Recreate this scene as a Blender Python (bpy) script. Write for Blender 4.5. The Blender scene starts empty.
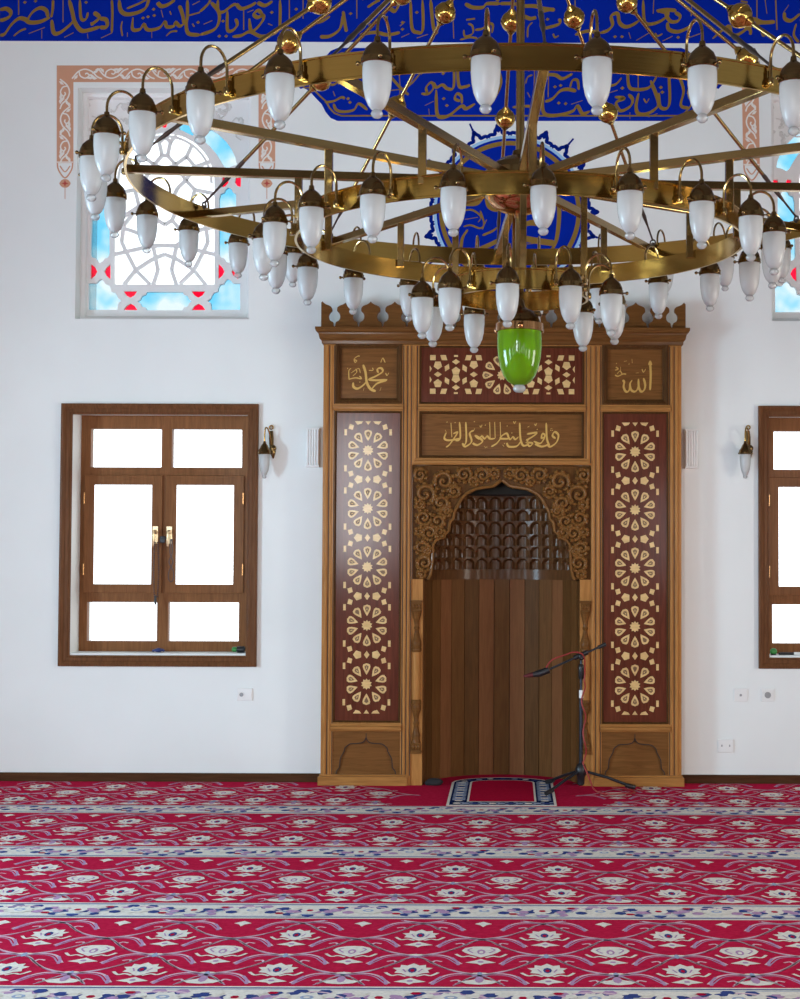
import bpy, math, random
from math import sin, cos, pi, sqrt, radians
from mathutils import Vector, Matrix
from mathutils.geometry import tessellate_polygon
random.seed(7)
SC = bpy.context.scene
COL = SC.collection

# ---------------------------------------------------------------- camera
F = 1500.0                      # focal length in pixels of an 800 px wide frame
PX, PITCH, ROLL, EYE = 511.0, radians(1.93), radians(0.2), 1.5
cam_d = bpy.data.cameras.new('camera'); cam = bpy.data.objects.new('camera', cam_d); COL.objects.link(cam)
cam_d.sensor_fit = 'HORIZONTAL'; cam_d.sensor_width = 36.0; cam_d.lens = F / 800 * 36.0
cam_d.shift_x = (400 - PX) / 800.0
cam_d.clip_start = 0.05
fw = Vector((0, cos(PITCH), sin(PITCH)))
r0 = Vector((1, 0, 0)); u0 = r0.cross(fw)
RV = r0 * cos(ROLL) + u0 * sin(ROLL); UV = u0 * cos(ROLL) - r0 * sin(ROLL)
cam.matrix_world = Matrix(((RV.x, UV.x, -fw.x, 0), (RV.y, UV.y, -fw.y, 0), (RV.z, UV.z, -fw.z, EYE), (0, 0, 0, 1)))
SC.camera = cam

def P(px, py, Y):
    """measured pixel -> (X, Z) on the plane at depth Y"""
    d = RV * ((px - PX) / F) + UV * ((499.5 - py) / F) + fw
    t = Y / d.y
    return d.x * t, EYE + d.z * t

# ---------------------------------------------------------------- materials
def mat(name, base=(.8, .8, .8), rough=.5, metal=0.0, spec=.5, coat=0.0):
    m = bpy.data.materials.new(name); m.use_nodes = True
    b = m.node_tree.nodes['Principled BSDF']
    b.inputs['Base Color'].default_value = (*base, 1); b.inputs['Roughness'].default_value = rough
    b.inputs['Metallic'].default_value = metal; b.inputs['Specular IOR Level'].default_value = spec
    b.inputs['Coat Weight'].default_value = coat; b.inputs['Coat Roughness'].default_value = .2
    return m, m.node_tree, b

def noise_mix(m, nt, b, c1, c2, scale=(1, 1, 1), sc=5.0, detail=4.0, lo=.35, hi=.65, bump=0.0, rough=None, dist=0.0):
    N, L = nt.nodes, nt.links
    tc = N.new('ShaderNodeTexCoord'); mp = N.new('ShaderNodeMapping'); mp.inputs['Scale'].default_value = scale
    L.new(tc.outputs['Object'], mp.inputs['Vector'])
    nz = N.new('ShaderNodeTexNoise'); nz.inputs['Scale'].default_value = sc; nz.inputs['Detail'].default_value = detail
    nz.inputs['Distortion'].default_value = dist
    L.new(mp.outputs['Vector'], nz.inputs['Vector'])
    cr = N.new('ShaderNodeValToRGB'); cr.color_ramp.elements[0].position = lo; cr.color_ramp.elements[1].position = hi
    cr.color_ramp.elements[0].color = (*c1, 1); cr.color_ramp.elements[1].color = (*c2, 1)
    L.new(nz.outputs['Fac'], cr.inputs['Fac']); L.new(cr.outputs['Color'], b.inputs['Base Color'])
    if bump:
        bp = N.new('ShaderNodeBump'); bp.inputs['Strength'].default_value = bump; bp.inputs['Distance'].default_value = .003
        L.new(nz.outputs['Fac'], bp.inputs['Height']); L.new(bp.outputs['Normal'], b.inputs['Normal'])
    if rough:
        mr = N.new('ShaderNodeMapRange'); mr.inputs['To Min'].default_value = rough[0]; mr.inputs['To Max'].default_value = rough[1]
        L.new(nz.outputs['Fac'], mr.inputs['Value']); L.new(mr.outputs['Result'], b.inputs['Roughness'])
    return nz

def wood(name, c1, c2, vertical=True, rough=.38, coat=.25, sc=9):
    c1, c2 = [(c[0] * 1.1, c[1] * .98, c[2] * .78) for c in (c1, c2)]
    m, nt, b = mat(name, c1, rough, 0, .04, coat * .33); b.inputs['Coat Roughness'].default_value = .11
    s = (6, 6, .45) if vertical else (.45, 6, 6)
    noise_mix(m, nt, b, c1, c2, s, sc, 6, .3, .72, .06, None, 1.2)
    return m

M = {}
M['wall'], nt, b = mat('white_painted_plaster', (.84, .83, .81), .75)
noise_mix(M['wall'], nt, b, (.77, .795, .775), (.82, .845, .825), (1, 1, 1), 1.3, 3, .3, .7, .03)
M['ceil'], _, _ = mat('darkened_ceiling', (.17, .165, .16), .85); M['sidewall'], _, _ = mat('darkened_side_plaster', (.50, .50, .49), .8); M['rear'], _, _ = mat('darkened_rear_wall', (.07, .045, .03), .8, 0, .1)  # unseen ceiling and walls darkened to cut bounce and deepen brass reflections
M['plaster'], _, _ = mat('white_plaster_tracery', (.80, .80, .79), .6)
M['relief'], _, _ = mat('carved_plaster', (.66, .65, .63), .6)
M['oak'] = wood('brown_oak_vertical', (.30, .145, .050), (.43, .22, .082))
M['oak_h'] = wood('brown_oak_horizontal', (.255, .124, .043), (.385, .196, .072), False)
M['oak_d'] = wood('dark_oak', (.062, .030, .013), (.10, .05, .02))
M['carve'] = wood('carved_oak', (.13, .062, .02), (.21, .104, .036), True, .32, .5)
M['carve_bg'] = wood('carved_ground', (.075, .034, .011), (.12, .056, .019), True, .5, .1)
M['oak_m'] = wood('brown_oak_darkened', (.10, .046, .016), (.17, .080, .028), False)  # oak darkened for weaker light on the crown; also used on capitals
M['maho'] = wood('mahogany', (.075, .019, .011), (.125, .034, .020), True, .36, .75, 7)
M['maho'].node_tree.nodes['Principled BSDF'].inputs['Coat Roughness'].default_value = .14
M['panel'] = wood('brown_panel', (.12, .056, .020), (.19, .09, .033), False, .4)
M['inlay'], nt, b = mat('maple_inlay', (.56, .38, .17), .4, 0, .06, .25); b.inputs['Coat Roughness'].default_value = .14
noise_mix(M['inlay'], nt, b, (.60, .40, .165), (.74, .51, .225), (1, 1, 4), 20, 3)
M['inlay_d'], _, _ = mat('inlay_dark_cut', (.16, .075, .025), .5)
M['gilt'], _, _ = mat('gilt_letters', (.56, .34, .085), .42, .15, .2)
M['p1'] = wood('niche_plank_a', (.105, .050, .020), (.15, .074, .030), True, .42, .1)
M['p2'] = wood('niche_plank_b', (.15, .068, .034), (.20, .095, .048), True, .42, .1)
M['p3'] = wood('niche_plank_c', (.078, .038, .015), (.115, .057, .023), True, .42, .1)
M['muq'] = wood('muqarnas_wood', (.075, .036, .017), (.12, .058, .027), True, .35, .35)
M['groove'], _, _ = mat('recess_shade', (.018, .009, .004), .7)  # near-black colour for shade in grooves, gaps and the arch top
M['win'] = wood('window_wood', (.15, .070, .034), (.23, .112, .056), True, .4, .15)
M['win_h'] = wood('window_wood_h', (.115, .055, .026), (.185, .092, .046), False, .4, .15)
M['win_d'] = wood('window_casing_wood', (.095, .043, .022), (.16, .076, .040), True, .42, .15)
M['base'] = wood('baseboard_wood', (.05, .024, .013), (.085, .04, .022), False)
M['blue'], nt, b = mat('blue_paint', (.003, .020, .31), .7, 0, .0)
M['gold'], _, _ = mat('gold_paint', (.24, .145, .035), .6, .0, .0)
M['lblue'], _, _ = mat('light_blue_paint', (.32, .55, .78), .6)
M['dblue'], _, _ = mat('dark_blue_paint', (.002, .014, .20), .7, 0, 0)
M['terra'], nt, b = mat('terracotta_paint', (.60, .30, .18), .65)
M['cream'], _, _ = mat('cream_paint', (.80, .76, .70), .65)
M['redp'], _, _ = mat('red_paint', (.42, .04, .03), .6)
def brass(name, c1, c2, r1, r2, scale=(1, 1, 30)):
    m, nt, b = mat(name, c1, .3, 1.0)
    noise_mix(m, nt, b, c1, c2, scale, 8, 3, .25, .75, 0, (r1, r2))
    return m
M['brass'] = brass('antique_brass', (.50, .31, .075), (.58, .37, .10), .12, .18)
M['brass_d'] = brass('dark_antique_brass', (.17, .105, .042), (.26, .17, .07), .16, .26)
M['brass_s'] = brass('brass_tube', (.34, .23, .09), (.42, .29, .12), .15, .24)
M['copper'] = brass('copper_bowl', (.45, .22, .09), (.52, .28, .12), .12, .2)
M['steel'], _, _ = mat('dark_steel', (.09, .07, .06), .4, .8)
# frosted lamp glass
def frosted(name, col, tr, transp, gr=.25):
    m = bpy.data.materials.new(name); m.use_nodes = True; nt = m.node_tree; N, L = nt.nodes, nt.links
    for n in list(N): N.remove(n)
    out = N.new('ShaderNodeOutputMaterial')
    d = N.new('ShaderNodeBsdfDiffuse'); d.inputs['Color'].default_value = (*col, 1)
    t = N.new('ShaderNodeBsdfTranslucent'); t.inputs['Color'].default_value = (*col, 1)
    m1 = N.new('ShaderNodeMixShader'); m1.inputs['Fac'].default_value = tr
    L.new(d.outputs[0], m1.inputs[1]); L.new(t.outputs[0], m1.inputs[2])
    tp = N.new('ShaderNodeBsdfTransparent'); tp.inputs['Color'].default_value = (*col, 1)
    m2 = N.new('ShaderNodeMixShader'); m2.inputs['Fac'].default_value = transp
    L.new(m1.outputs[0], m2.inputs[1]); L.new(tp.outputs[0], m2.inputs[2])
    g = N.new('ShaderNodeBsdfGlossy'); g.inputs['Roughness'].default_value = gr
    fr = N.new('ShaderNodeFresnel'); fr.inputs['IOR'].default_value = 1.4
    m3 = N.new('ShaderNodeMixShader'); L.new(fr.outputs[0], m3.inputs['Fac'])
    L.new(m2.outputs[0], m3.inputs[1]); L.new(g.outputs[0], m3.inputs[2]); L.new(m3.outputs[0], out.inputs['Surface'])
    return m
M['frost'] = frosted('frosted_glass', (.86, .88, .87), .55, .16)
M['clearknob'] = frosted('clear_glass_knob', (.92, .94, .93), .5, .55, .06)
M['greenglass'] = frosted('green_glass', (.40, .74, .025), .65, .48, .06)
def stained(name, c, tr, mixv=.25):
    m = bpy.data.materials.new(name); m.use_nodes = True; nt = m.node_tree; N, L = nt.nodes, nt.links
    for n in list(N): N.remove(n)
    out = N.new('ShaderNodeOutputMaterial')
    tp = N.new('ShaderNodeBsdfTransparent')
    tc = N.new('ShaderNodeTexCoord'); nz = N.new('ShaderNodeTexNoise'); nz.inputs['Scale'].default_value = 5
    L.new(tc.outputs['Object'], nz.inputs['Vector'])
    cr = N.new('ShaderNodeValToRGB'); cr.color_ramp.elements[0].position = .35; cr.color_ramp.elements[1].position = .62
    cr.color_ramp.elements[0].color = (*c, 1); cr.color_ramp.elements[1].color = (*tr, 1)
    L.new(nz.outputs['Fac'], cr.inputs['Fac']); L.new(cr.outputs['Color'], tp.inputs['Color'])
    g = N.new('ShaderNodeBsdfGlossy'); g.inputs['Roughness'].default_value = .1
    mx = N.new('ShaderNodeMixShader'); mx.inputs['Fac'].default_value = .05
    L.new(tp.outputs[0], mx.inputs[1]); L.new(g.outputs[0], mx.inputs[2]); L.new(mx.outputs[0], out.inputs['Surface'])
    return m
M['pane'] = stained('window_glass', (.97, .98, .98), (.98, .99, .99))
M['pblue'] = stained('blue_stained_glass', (.30, .57, .68), (.64, .68, .69))
M['pred'] = stained('red_stained_glass', (.80, .03, .13), (.88, .08, .18))
M['carpet'], nt, b = mat('red_carpet', (.45, .012, .045), .95, 0, .0)
noise_mix(M['carpet'], nt, b, (.46, .012, .050), (.57, .020, .070), (1, 1, 1), 40, 4, .3, .7, .4)
def pile(name, c):
    m, nt, b = mat(name, c, .95, 0, .0)
    noise_mix(m, nt, b, tuple(x * .86 for x in c), tuple(min(1, x * 1.06) for x in c), (1, 1, 1), 60, 3, .3, .7, .4)
    return m
M['c_white'] = pile('carpet_cream', (.84, .78, .70))
M['c_vio'] = pile('carpet_violet', (.50, .30, .48))
M['c_pink'] = pile('carpet_pink', (.76, .52, .60))
M['c_navy'] = pile('carpet_navy', (.05, .075, .25))
M['c_sky'] = pile('carpet_grey_blue', (.35, .42, .58))
M['c_red'] = pile('carpet_deep_red', (.46, .010, .042))
M['c_dnavy'] = pile('rug_navy', (.012, .022, .085))
M['black'], _, _ = mat('black_plastic', (.012, .012, .014), .4)
M['blackcloth'], _, _ = mat('black_cloth', (.015, .014, .016), .9)
M['mmetal'], _, _ = mat('stand_black_metal', (.03, .035, .045), .3, .6)
M['chrome'], _, _ = mat('chrome', (.6, .6, .6), .2, 1)
M['dred'], _, _ = mat('dark_red_foam', (.10, .009, .012), .8)
M['cable'], _, _ = mat('red_cable', (.30, .022, .018), .45)
M['white_pl'], _, _ = mat('white_plastic', (.80, .80, .78), .4)
M['grey_pl'], _, _ = mat('grey_plastic', (.30, .30, .30), .5)
M['gold_metal'], _, _ = mat('gilt_handle', (.78, .60, .36), .28, 1)
M['bead'], _, _ = mat('dark_beads', (.06, .03, .03), .4)
M['green'], _, _ = mat('green_plastic', (.03, .22, .04), .4)
M['navy_pl'], _, _ = mat('navy_plastic', (.02, .03, .14), .5)

# ---------------------------------------------------------------- mesh builder
LAY = [0]
class MB:
    def __init__(s): s.v = []; s.f = []; s.m = []
    def add(s, vs, fs, mi=0):
        o = len(s.v); s.v += [tuple(x) for x in vs]
        for f in fs: s.f.append(tuple(i + o for i in f)); s.m.append(mi)
        return s
    def box(s, x0, x1, y0, y1, z0, z1, mi=0):
        return s.add([(x0, y0, z0), (x1, y0, z0), (x1, y1, z0), (x0, y1, z0), (x0, y0, z1), (x1, y0, z1), (x1, y1, z1), (x0, y1, z1)],
              [(0, 3, 2, 1), (4, 5, 6, 7), (0, 1, 5, 4), (1, 2, 6, 5), (2, 3, 7, 6), (3, 0, 4, 7)], mi)
    def xf(s, mtx):
        s.v = [tuple(mtx @ Vector(p)) for p in s.v]; return s
    def lathe(s, prof, seg=20, o=(0, 0, 0), mi=0, closed=False):
        vs = []; n = len(prof)
        for k in range(seg):
            a = 2 * pi * k / seg
            for r, z in prof: vs.append((o[0] + r * cos(a), o[1] + r * sin(a), o[2] + z))
        fs = []
        for k in range(seg):
            k2 = (k + 1) % seg
            for j in range(n if closed else n - 1):
                j2 = (j + 1) % n
                fs.append((k * n + j, k2 * n + j, k2 * n + j2, k * n + j2))
        if not closed:
            if prof[0][0] > 1e-5: fs.append(tuple(k * n for k in range(seg))[::-1])
            if prof[-1][0] > 1e-5: fs.append(tuple(k * n + n - 1 for k in range(seg)))
        return s.add(vs, fs, mi)
    def tube(s, pts, r, seg=8, mi=0, cap=True, flat=None):
        pts = [Vector(p) for p in pts]; n = len(pts)
        rr = r if isinstance(r, (list, tuple)) else [r] * n
        vs = []; prev = None
        for i, p in enumerate(pts):
            t = (pts[min(i + 1, n - 1)] - pts[max(i - 1, 0)]).normalized()
            if prev is None:
                a = Vector((0, 0, 1)) if abs(t.z) < .9 else Vector((1, 0, 0))
                nrm = t.cross(a).normalized()
            else:
                nrm = (prev - t * prev.dot(t)).normalized()
            prev = nrm; bn = t.cross(nrm)
            for k in range(seg):
                a = 2 * pi * k / seg + (pi / 4 if seg == 4 else 0)
                vs.append(p + (nrm * cos(a) + bn * sin(a)) * rr[i])
        fs = []
        for i in range(n - 1):
            for k in range(seg):
                k2 = (k + 1) % seg
                fs.append((i * seg + k, i * seg + k2, (i + 1) * seg + k2, (i + 1) * seg + k))
        if cap:
            fs.append(tuple(range(seg))[::-1]); fs.append(tuple((n - 1) * seg + k for k in range(seg)))
        return s.add(vs, fs, mi)
    def sphere(s, c, r, seg=12, rings=8, mi=0, sc=(1, 1, 1)):
        vs = [(c[0], c[1], c[2] - r * sc[2])]
        for j in range(1, rings):
            b = -pi / 2 + pi * j / rings
            for k in range(seg):
                a = 2 * pi * k / seg
                vs.append((c[0] + r * sc[0] * cos(b) * cos(a), c[1] + r * sc[1] * cos(b) * sin(a), c[2] + r * sc[2] * sin(b)))
        vs.append((c[0], c[1], c[2] + r * sc[2])); top = len(vs) - 1; fs = []
        for k in range(seg):
            k2 = (k + 1) % seg
            fs.append((0, 1 + k2, 1 + k)); fs.append((top, top - seg + k, top - seg + k2))
            for j in range(rings - 2):
                a0 = 1 + j * seg
                fs.append((a0 + k, a0 + k2, a0 + seg + k2, a0 + seg + k))
        return s.add(vs, fs, mi)
    def plate(s, outer, holes, y0, y1, mi=0, side_mi=None):
        """polygon in XZ with holes, extruded from y0 (front) to y1 (back)"""
        loops = [list(outer)] + [list(h) for h in holes]
        flat = [p for l in loops for p in l]
        tris = tessellate_polygon([[Vector((p[0], p[1], 0)) for p in l] for l in loops])
        n = len(flat); vs = [(p[0], y0, p[1]) for p in flat] + [(p[0], y1, p[1]) for p in flat]
        fs = []
        for a, b2, c in tris:
            pa, pb, pc = flat[a], flat[b2], flat[c]
            ar = (pb[0] - pa[0]) * (pc[1] - pa[1]) - (pc[0] - pa[0]) * (pb[1] - pa[1])
            if abs(ar) < 1e-12: continue
            t = (a, b2, c) if ar > 0 else (a, c, b2)
            fs.append(t); fs.append((t[0] + n, t[2] + n, t[1] + n))
        s.add(vs, fs, mi)
        o = 0; sf = []
        for li, l in enumerate(loops):
            k = len(l)
            area = sum(l[i][0] * l[(i + 1) % k][1] - l[(i + 1) % k][0] * l[i][1] for i in range(k))
            fl = (area > 0) != (li > 0)
            for i in range(k):
                a, b2 = o + i, o + (i + 1) % k
                sf.append((b2, a, a + n, b2 + n) if fl else (a, b2, b2 + n, a + n))
            o += k
        base = len(s.v) - 2 * n
        for f in sf: s.f.append(tuple(i + base for i in f)); s.m.append(mi if side_mi is None else side_mi)
        return s
    def flat(s, poly, y, mi=0):
        LAY[0] += 1; y -= (LAY[0] % 19) * 1.6e-5
        tris = tessellate_polygon([[Vector((p[0], p[1], 0)) for p in poly]])
        fs = []
        for a, b2, c in tris:
            pa, pb, pc = poly[a], poly[b2], poly[c]
            ar = (pb[0] - pa[0]) * (pc[1] - pa[1]) - (pc[0] - pa[0]) * (pb[1] - pa[1])
            fs.append((a, b2, c) if ar > 0 else (a, c, b2))
        return s.add([(p[0], y, p[1]) for p in poly], fs, mi)
    def frame(s, x0, x1, z0, z1, prof, mi=0):
        """picture-frame moulding: prof = closed loop of (inset, y)"""
        n = len(prof); vs = []
        for cx, cz, sx, sz in ((x0, z0, 1, 1), (x1, z0, -1, 1), (x1, z1, -1, -1), (x0, z1, 1, -1)):
            for u, y in prof: vs.append((cx + sx * u, y, cz + sz * u))
        fs = []
        for k in range(4):
            k2 = (k + 1) % 4
            for j in range(n):
                j2 = (j + 1) % n
                fs.append((k * n + j, k2 * n + j, k2 * n + j2, k * n + j2))
        return s.add(vs, fs, mi)
    def ribbon(s, pts, w, y, mi=0, nib=radians(55), thin=.4, sub=5, cal=True):
        LAY[0] += 1; y -= (LAY[0] % 19) * 1.6e-5
        pts = smooth(pts, sub); n = len(pts)
        if n < 2: return s
        vs = []
        for i in range(n):
            a, b2 = pts[max(i - 1, 0)], pts[min(i + 1, n - 1)]
            dx, dz = b2[0] - a[0], b2[1] - a[1]; L = sqrt(dx * dx + dz * dz) or 1e-9
            dx /= L; dz /= L
            ww = w
            if cal:
                ww = w * (thin + (1 - thin) * abs(sin(math.atan2(dz, dx) - nib)))
                e = min(i, n - 1 - i) / max(1, (n - 1)); ww *= min(1, .45 + e * 8)
            vs.append((pts[i][0] - dz * ww / 2, y, pts[i][1] + dx * ww / 2))
            vs.append((pts[i][0] + dz * ww / 2, y, pts[i][1] - dx * ww / 2))
        return s.add(vs, [(2 * i + 1, 2 * i + 3, 2 * i + 2, 2 * i) for i in range(n - 1)], mi)
    def build(s, name, mats, parent=None, origin=None, smooth_angle=None, bevel=0.0, local=False, recalc=False):
        if not isinstance(mats, (list, tuple)): mats = [mats]
        off = Vector((0, 0, 0))
        if not local:
            p = parent
            while p is not None: off += p.location; p = p.parent
        loc = Vector((0, 0, 0))
        if origin is not None: loc = Vector(origin) - off; off = Vector(origin)
        me = bpy.data.meshes.new(name)
        me.from_pydata([(v[0] - off.x, v[1] - off.y, v[2] - off.z) for v in s.v], [], s.f)
        for m_ in mats: me.materials.append(m_)
        me.polygons.foreach_set('material_index', s.m)
        if recalc:
            import bmesh
            bm = bmesh.new(); bm.from_mesh(me)
            if recalc == 2: bmesh.ops.remove_doubles(bm, verts=bm.verts, dist=1e-5)
            bmesh.ops.recalc_face_normals(bm, faces=bm.faces); bm.to_mesh(me); bm.free()
        if smooth_angle:
            me.polygons.foreach_set('use_smooth', [True] * len(me.polygons))
            me.set_sharp_from_angle(angle=radians(smooth_angle))
        me.update()
        o = bpy.data.objects.new(name, me); COL.objects.link(o)
        o.location = loc
        if parent is not None: o.parent = parent
        if bevel:
            bv = o.modifiers.new('edge', 'BEVEL'); bv.width = bevel; bv.segments = 2; bv.limit_method = 'ANGLE'; bv.angle_limit = radians(40)
        return o

def smooth(pts, sub=5):
    if len(pts) < 3 or sub < 2: return [tuple(p) for p in pts]
    out = []
    for i in range(len(pts) - 1):
        p0, p1, p2, p3 = pts[max(i - 1, 0)], pts[i], pts[i + 1], pts[min(i + 2, len(pts) - 1)]
        for k in range(sub):
            t = k / sub
            out.append(tuple(.5 * (2 * b + (c - a) * t + (2 * a - 5 * b + 4 * c - d) * t * t + (3 * b - a - 3 * c + d) * t ** 3)
                             for a, b, c, d in zip(p0, p1, p2, p3)))
    out.append(tuple(pts[-1])); return out

def thing(name, label, cat, loc=(0, 0, 0), group=None, rz=0, kind=None):
    o = bpy.data.objects.new(name, None); COL.objects.link(o); o.location = loc; o.rotation_euler = (0, 0, rz)
    o.empty_display_size = .1
    return tag(o, label, cat, group, kind)
def tag(o, label=None, cat=None, group=None, kind=None):
    if label: o['label'] = label
    if cat: o['category'] = cat
    if group: o['group'] = group
    if kind: o['kind'] = kind
    return o
def rect(x0, x1, z0, z1): return [(x0, z0), (x1, z0), (x1, z1), (x0, z1)]
WORLD = 3.0
SIDE_L = (120, 170, 400); SIDE_R = (100, 120, 170); BACK = (380, 30, 40, 50, 50); EXPO = -0.28
# ================================================================ ROOM
YW, YF = 9.75, 9.60             # wall face, face of the carved niche surround
XL, XR, YB, ZC = -5.3, 5.3, -4.0, 5.75
# lower window opening (left one), wall plane
wx0, wx1 = P(71.5, 535, YW)[0], P(247, 535, YW)[0]
wz0, wz1 = P(160, 653.5, YW)[1], P(160, 413, YW)[1]
WC = (wx0 + wx1) / 2
RW = P(758.5, 535, YW)[0] - P(61, 535, YW)[0]      # from the left window to the right one
# upper window opening
ux0, ux1 = P(76.5, 200, YW)[0], P(250, 200, YW)[0]
uz0, uz1 = P(160, 319, YW)[1], P(160, 88, YW)[1]
YT = 9.89
RU = P(775, 290, YT)[0] - P(88.5, 290, YT)[0]
NX = P(501.5, 600, YF)[0]       # niche centre
ar = lambda x0, x1, z0, z1: rect(x0, x1, z0, z1)
side_y = (-1.6, 2.0, 5.6)       # windows of the side walls

wall = MB().plate([(XL, 0), (NX - .56, 0), (NX - .56, 2.02), (NX + .56, 2.02), (NX + .56, 0), (XR, 0), (XR, ZC), (XL, ZC)], [ar(wx0, wx1, wz0, wz1), ar(wx0 + RW, wx1 + RW, wz0, wz1),
        ar(ux0, ux1, uz0, uz1), ar(ux0 + RU, ux1 + RU, uz0, uz1)], YW, YW + .5).build('wall_front', M['wall'])
tag(wall, 'white front wall with the carved niche, windows and painted blue calligraphy', None, None, 'structure')

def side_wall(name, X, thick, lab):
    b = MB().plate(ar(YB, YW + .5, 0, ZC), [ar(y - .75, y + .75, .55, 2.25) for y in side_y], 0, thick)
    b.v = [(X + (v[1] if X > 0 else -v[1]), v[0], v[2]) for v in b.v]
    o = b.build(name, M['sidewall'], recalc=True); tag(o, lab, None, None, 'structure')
side_wall('wall_left', XL, .4, 'left wall darkened to cut bounced light'); side_wall('wall_right', XR, .4, 'right wall darkened to cut bounced light')
back_holes = [(-2.8, -2.05, 1.3, 3.55), (2.15, 2.8, 1.1, 2.5), (-.55, .55, .9, 3.4), (-4.75, -4.1, .9, 3.2), (4.1, 4.75, .9, 3.2)]  # outermost two openings added for streak highlights on the brass rings
b = MB().plate(ar(XL - .4, XR + .4, 0, ZC), [ar(*h) for h in back_holes], YB - .3, YB)
tag(b.build('wall_back', M['rear'], recalc=True), 'wall behind the camera, darkened to deepen brass reflections', None, None, 'structure')
tag(MB().box(XL - .4, XR + .4, YB - .3, YW + .5, ZC, ZC + .2).build('ceiling', M['ceil']), 'ceiling darkened to cut bounced light', None, None, 'structure')
tag(MB().box(XL - .4, XR + .4, YB - .3, YW + .5, -.15, -.006).build('floor', M['wall']), 'floor under the carpet', None, None, 'structure')

# baseboards
bz = P(160, 773.2, YW - .02)[1]
mx0, mx1 = P(322, 600, YF)[0], P(681, 600, YF)[0]
def bb(name, x0, x1):
    pr = [(YW, 0), (YW - .022, 0), (YW - .022, bz - .012), (YW - .012, bz), (YW, bz)]
    m = MB(); m.add([(x0, y, z) for y, z in pr] + [(x1, y, z) for y, z in pr],
      [(i, i + 5, (i + 1) % 5 + 5, (i + 1) % 5) for i in range(5)] + [(0, 1, 2, 3, 4), (9, 8, 7, 6, 5)])
    tag(m.build(name, M['base'], recalc=True), 'dark brown wooden baseboard along the foot of the front wall', None, None, 'structure')
bb('baseboard_left', XL, mx0); bb('baseboard_right', mx1, XR)

# ---------------------------------------------------------------- lower windows
def X9(px, Y, py=535): return P(px, py, Y)[0]
def Z9(py, Y, px=160): return P(px, py, Y)[1]
def make_window(name, label, dx):
    t = thing(name, label, None, (WC + dx, YW, wz0), None, 0, 'structure')
    # casing moulding on the wall face around the opening
    cz = .068
    prof = [(0, YW), (0, YW - .030), (.010, YW - .034), (.030, YW - .026), (.036, YW - .020), (.056, YW - .020), (.062, YW - .012), (.0705, YW - .012), (.0705, YW)]
    MB().frame(wx0 - .0705 + dx, wx1 + .0705 + dx, wz0 - .0705 - .012, wz1 + .0705 - .012, prof).build('window_casing', M['win_d'], t, bevel=.002)
    # fixed frame
    Y0, Y1 = YW + .19, YW + .25
    fx = lambda p: X9(p, Y0) + dx
    fz = lambda p: Z9(p, Y0)
    holes = [(89.7, 160.6, 467.4, 429), (171, 241.2, 467.4, 429), (84.5, 162.2, 592.3, 476), (166.2, 243.6, 592.3, 476), (88, 157.8, 641.3, 602.3), (169, 239.5, 641.3, 602.3)]
    hs = [ar(fx(a), fx(b_), fz(c), fz(d)) for a, b_, c, d in holes]
    MB().plate(ar(wx0 + dx, wx1 + dx, wz0, wz1 + .004), hs, Y0, Y1).build('fixed_frame', M['win'], t, bevel=.003)
    for h in (hs[0], hs[1], hs[4], hs[5]):
        g = MB(); x0, z0 = h[0]; x1, z1 = h[2]
        g.box(x0 - .004, x1 + .004, Y0 + .028, Y0 + .032, z0 - .004, z1 + .004).build('window_pane', M['pane'], t)
    for i, (a, b_, px0, px1) in enumerate(((84.9, 161.6, 94.2, 152), (166.8, 243.2, 176.4, 233.8))):
        y0, y1 = Y0 - .016, Y0 - .0003
        s = MB().plate(ar(fx(a) - .006, fx(b_) + .006, fz(591.8) - .008, fz(476.6) + .008), [ar(fx(px0), fx(px1), fz(584.3), fz(485))], y0, y1).build('window_sash', M['win'], t, bevel=.003)
        MB().box(fx(px0) - .005, fx(px1) + .005, y0 + .007, y0 + .011, fz(584.3) - .005, fz(485) + .005).build('window_pane', M['pane'], s)
        hx = fx(156) if i == 0 else fx(170); hz = fz(535)
        h = MB().box(hx - .019, hx + .019, y0 - .008, y0, hz - .058, hz + .058)
        h.lathe([(.015, 0), (.015, .018), (.009, .022), (.009, .045)], 12)
        k = len(h.v) - 48
        h.v[k:] = [(hx + v[0], y0 - .008 - v[2], hz + .02 + v[1]) for v in h.v[k:]]
        h.tube([(hx, y0 - .05, hz + .025), (hx, y0 - .052, hz - .01), (hx, y0 - .048, hz - .075)], [.009, .008, .007], 8)
        h.build('window_handle', M['gold_metal'], s, smooth_angle=35, bevel=.002)
        ex = fx(84.6) if i == 0 else fx(243.4)
        for py in (498.5, 569.5):
            MB().lathe([(.007, 0), (.007, .075)], 10, (ex, y0 - .004, fz(py) - .037)).build('hinge', M['copper'], s, smooth_angle=35)
    lz = fz(539.5)
    MB().box(fx(160.5), fx(166), Y0 - .03, Y0 - .012, lz - .022, lz + .022).box(fx(162), fx(170), Y0 - .036, Y0 - .028, lz + .004, lz + .014).build('window_latch', M['black'], t, bevel=.003)
    MB().box(wx0 + dx, wx1 + dx, YW - .0005, Y0, wz0 - .012, wz0 + .0005).build('window_sill', M['wall'], t)
    return t
w1 = make_window('window_1', 'brown wooden casement window on the left of the front wall', 0)
w2 = make_window('window_2', 'brown wooden casement window cut by the right edge of the photo', RW)

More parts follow.
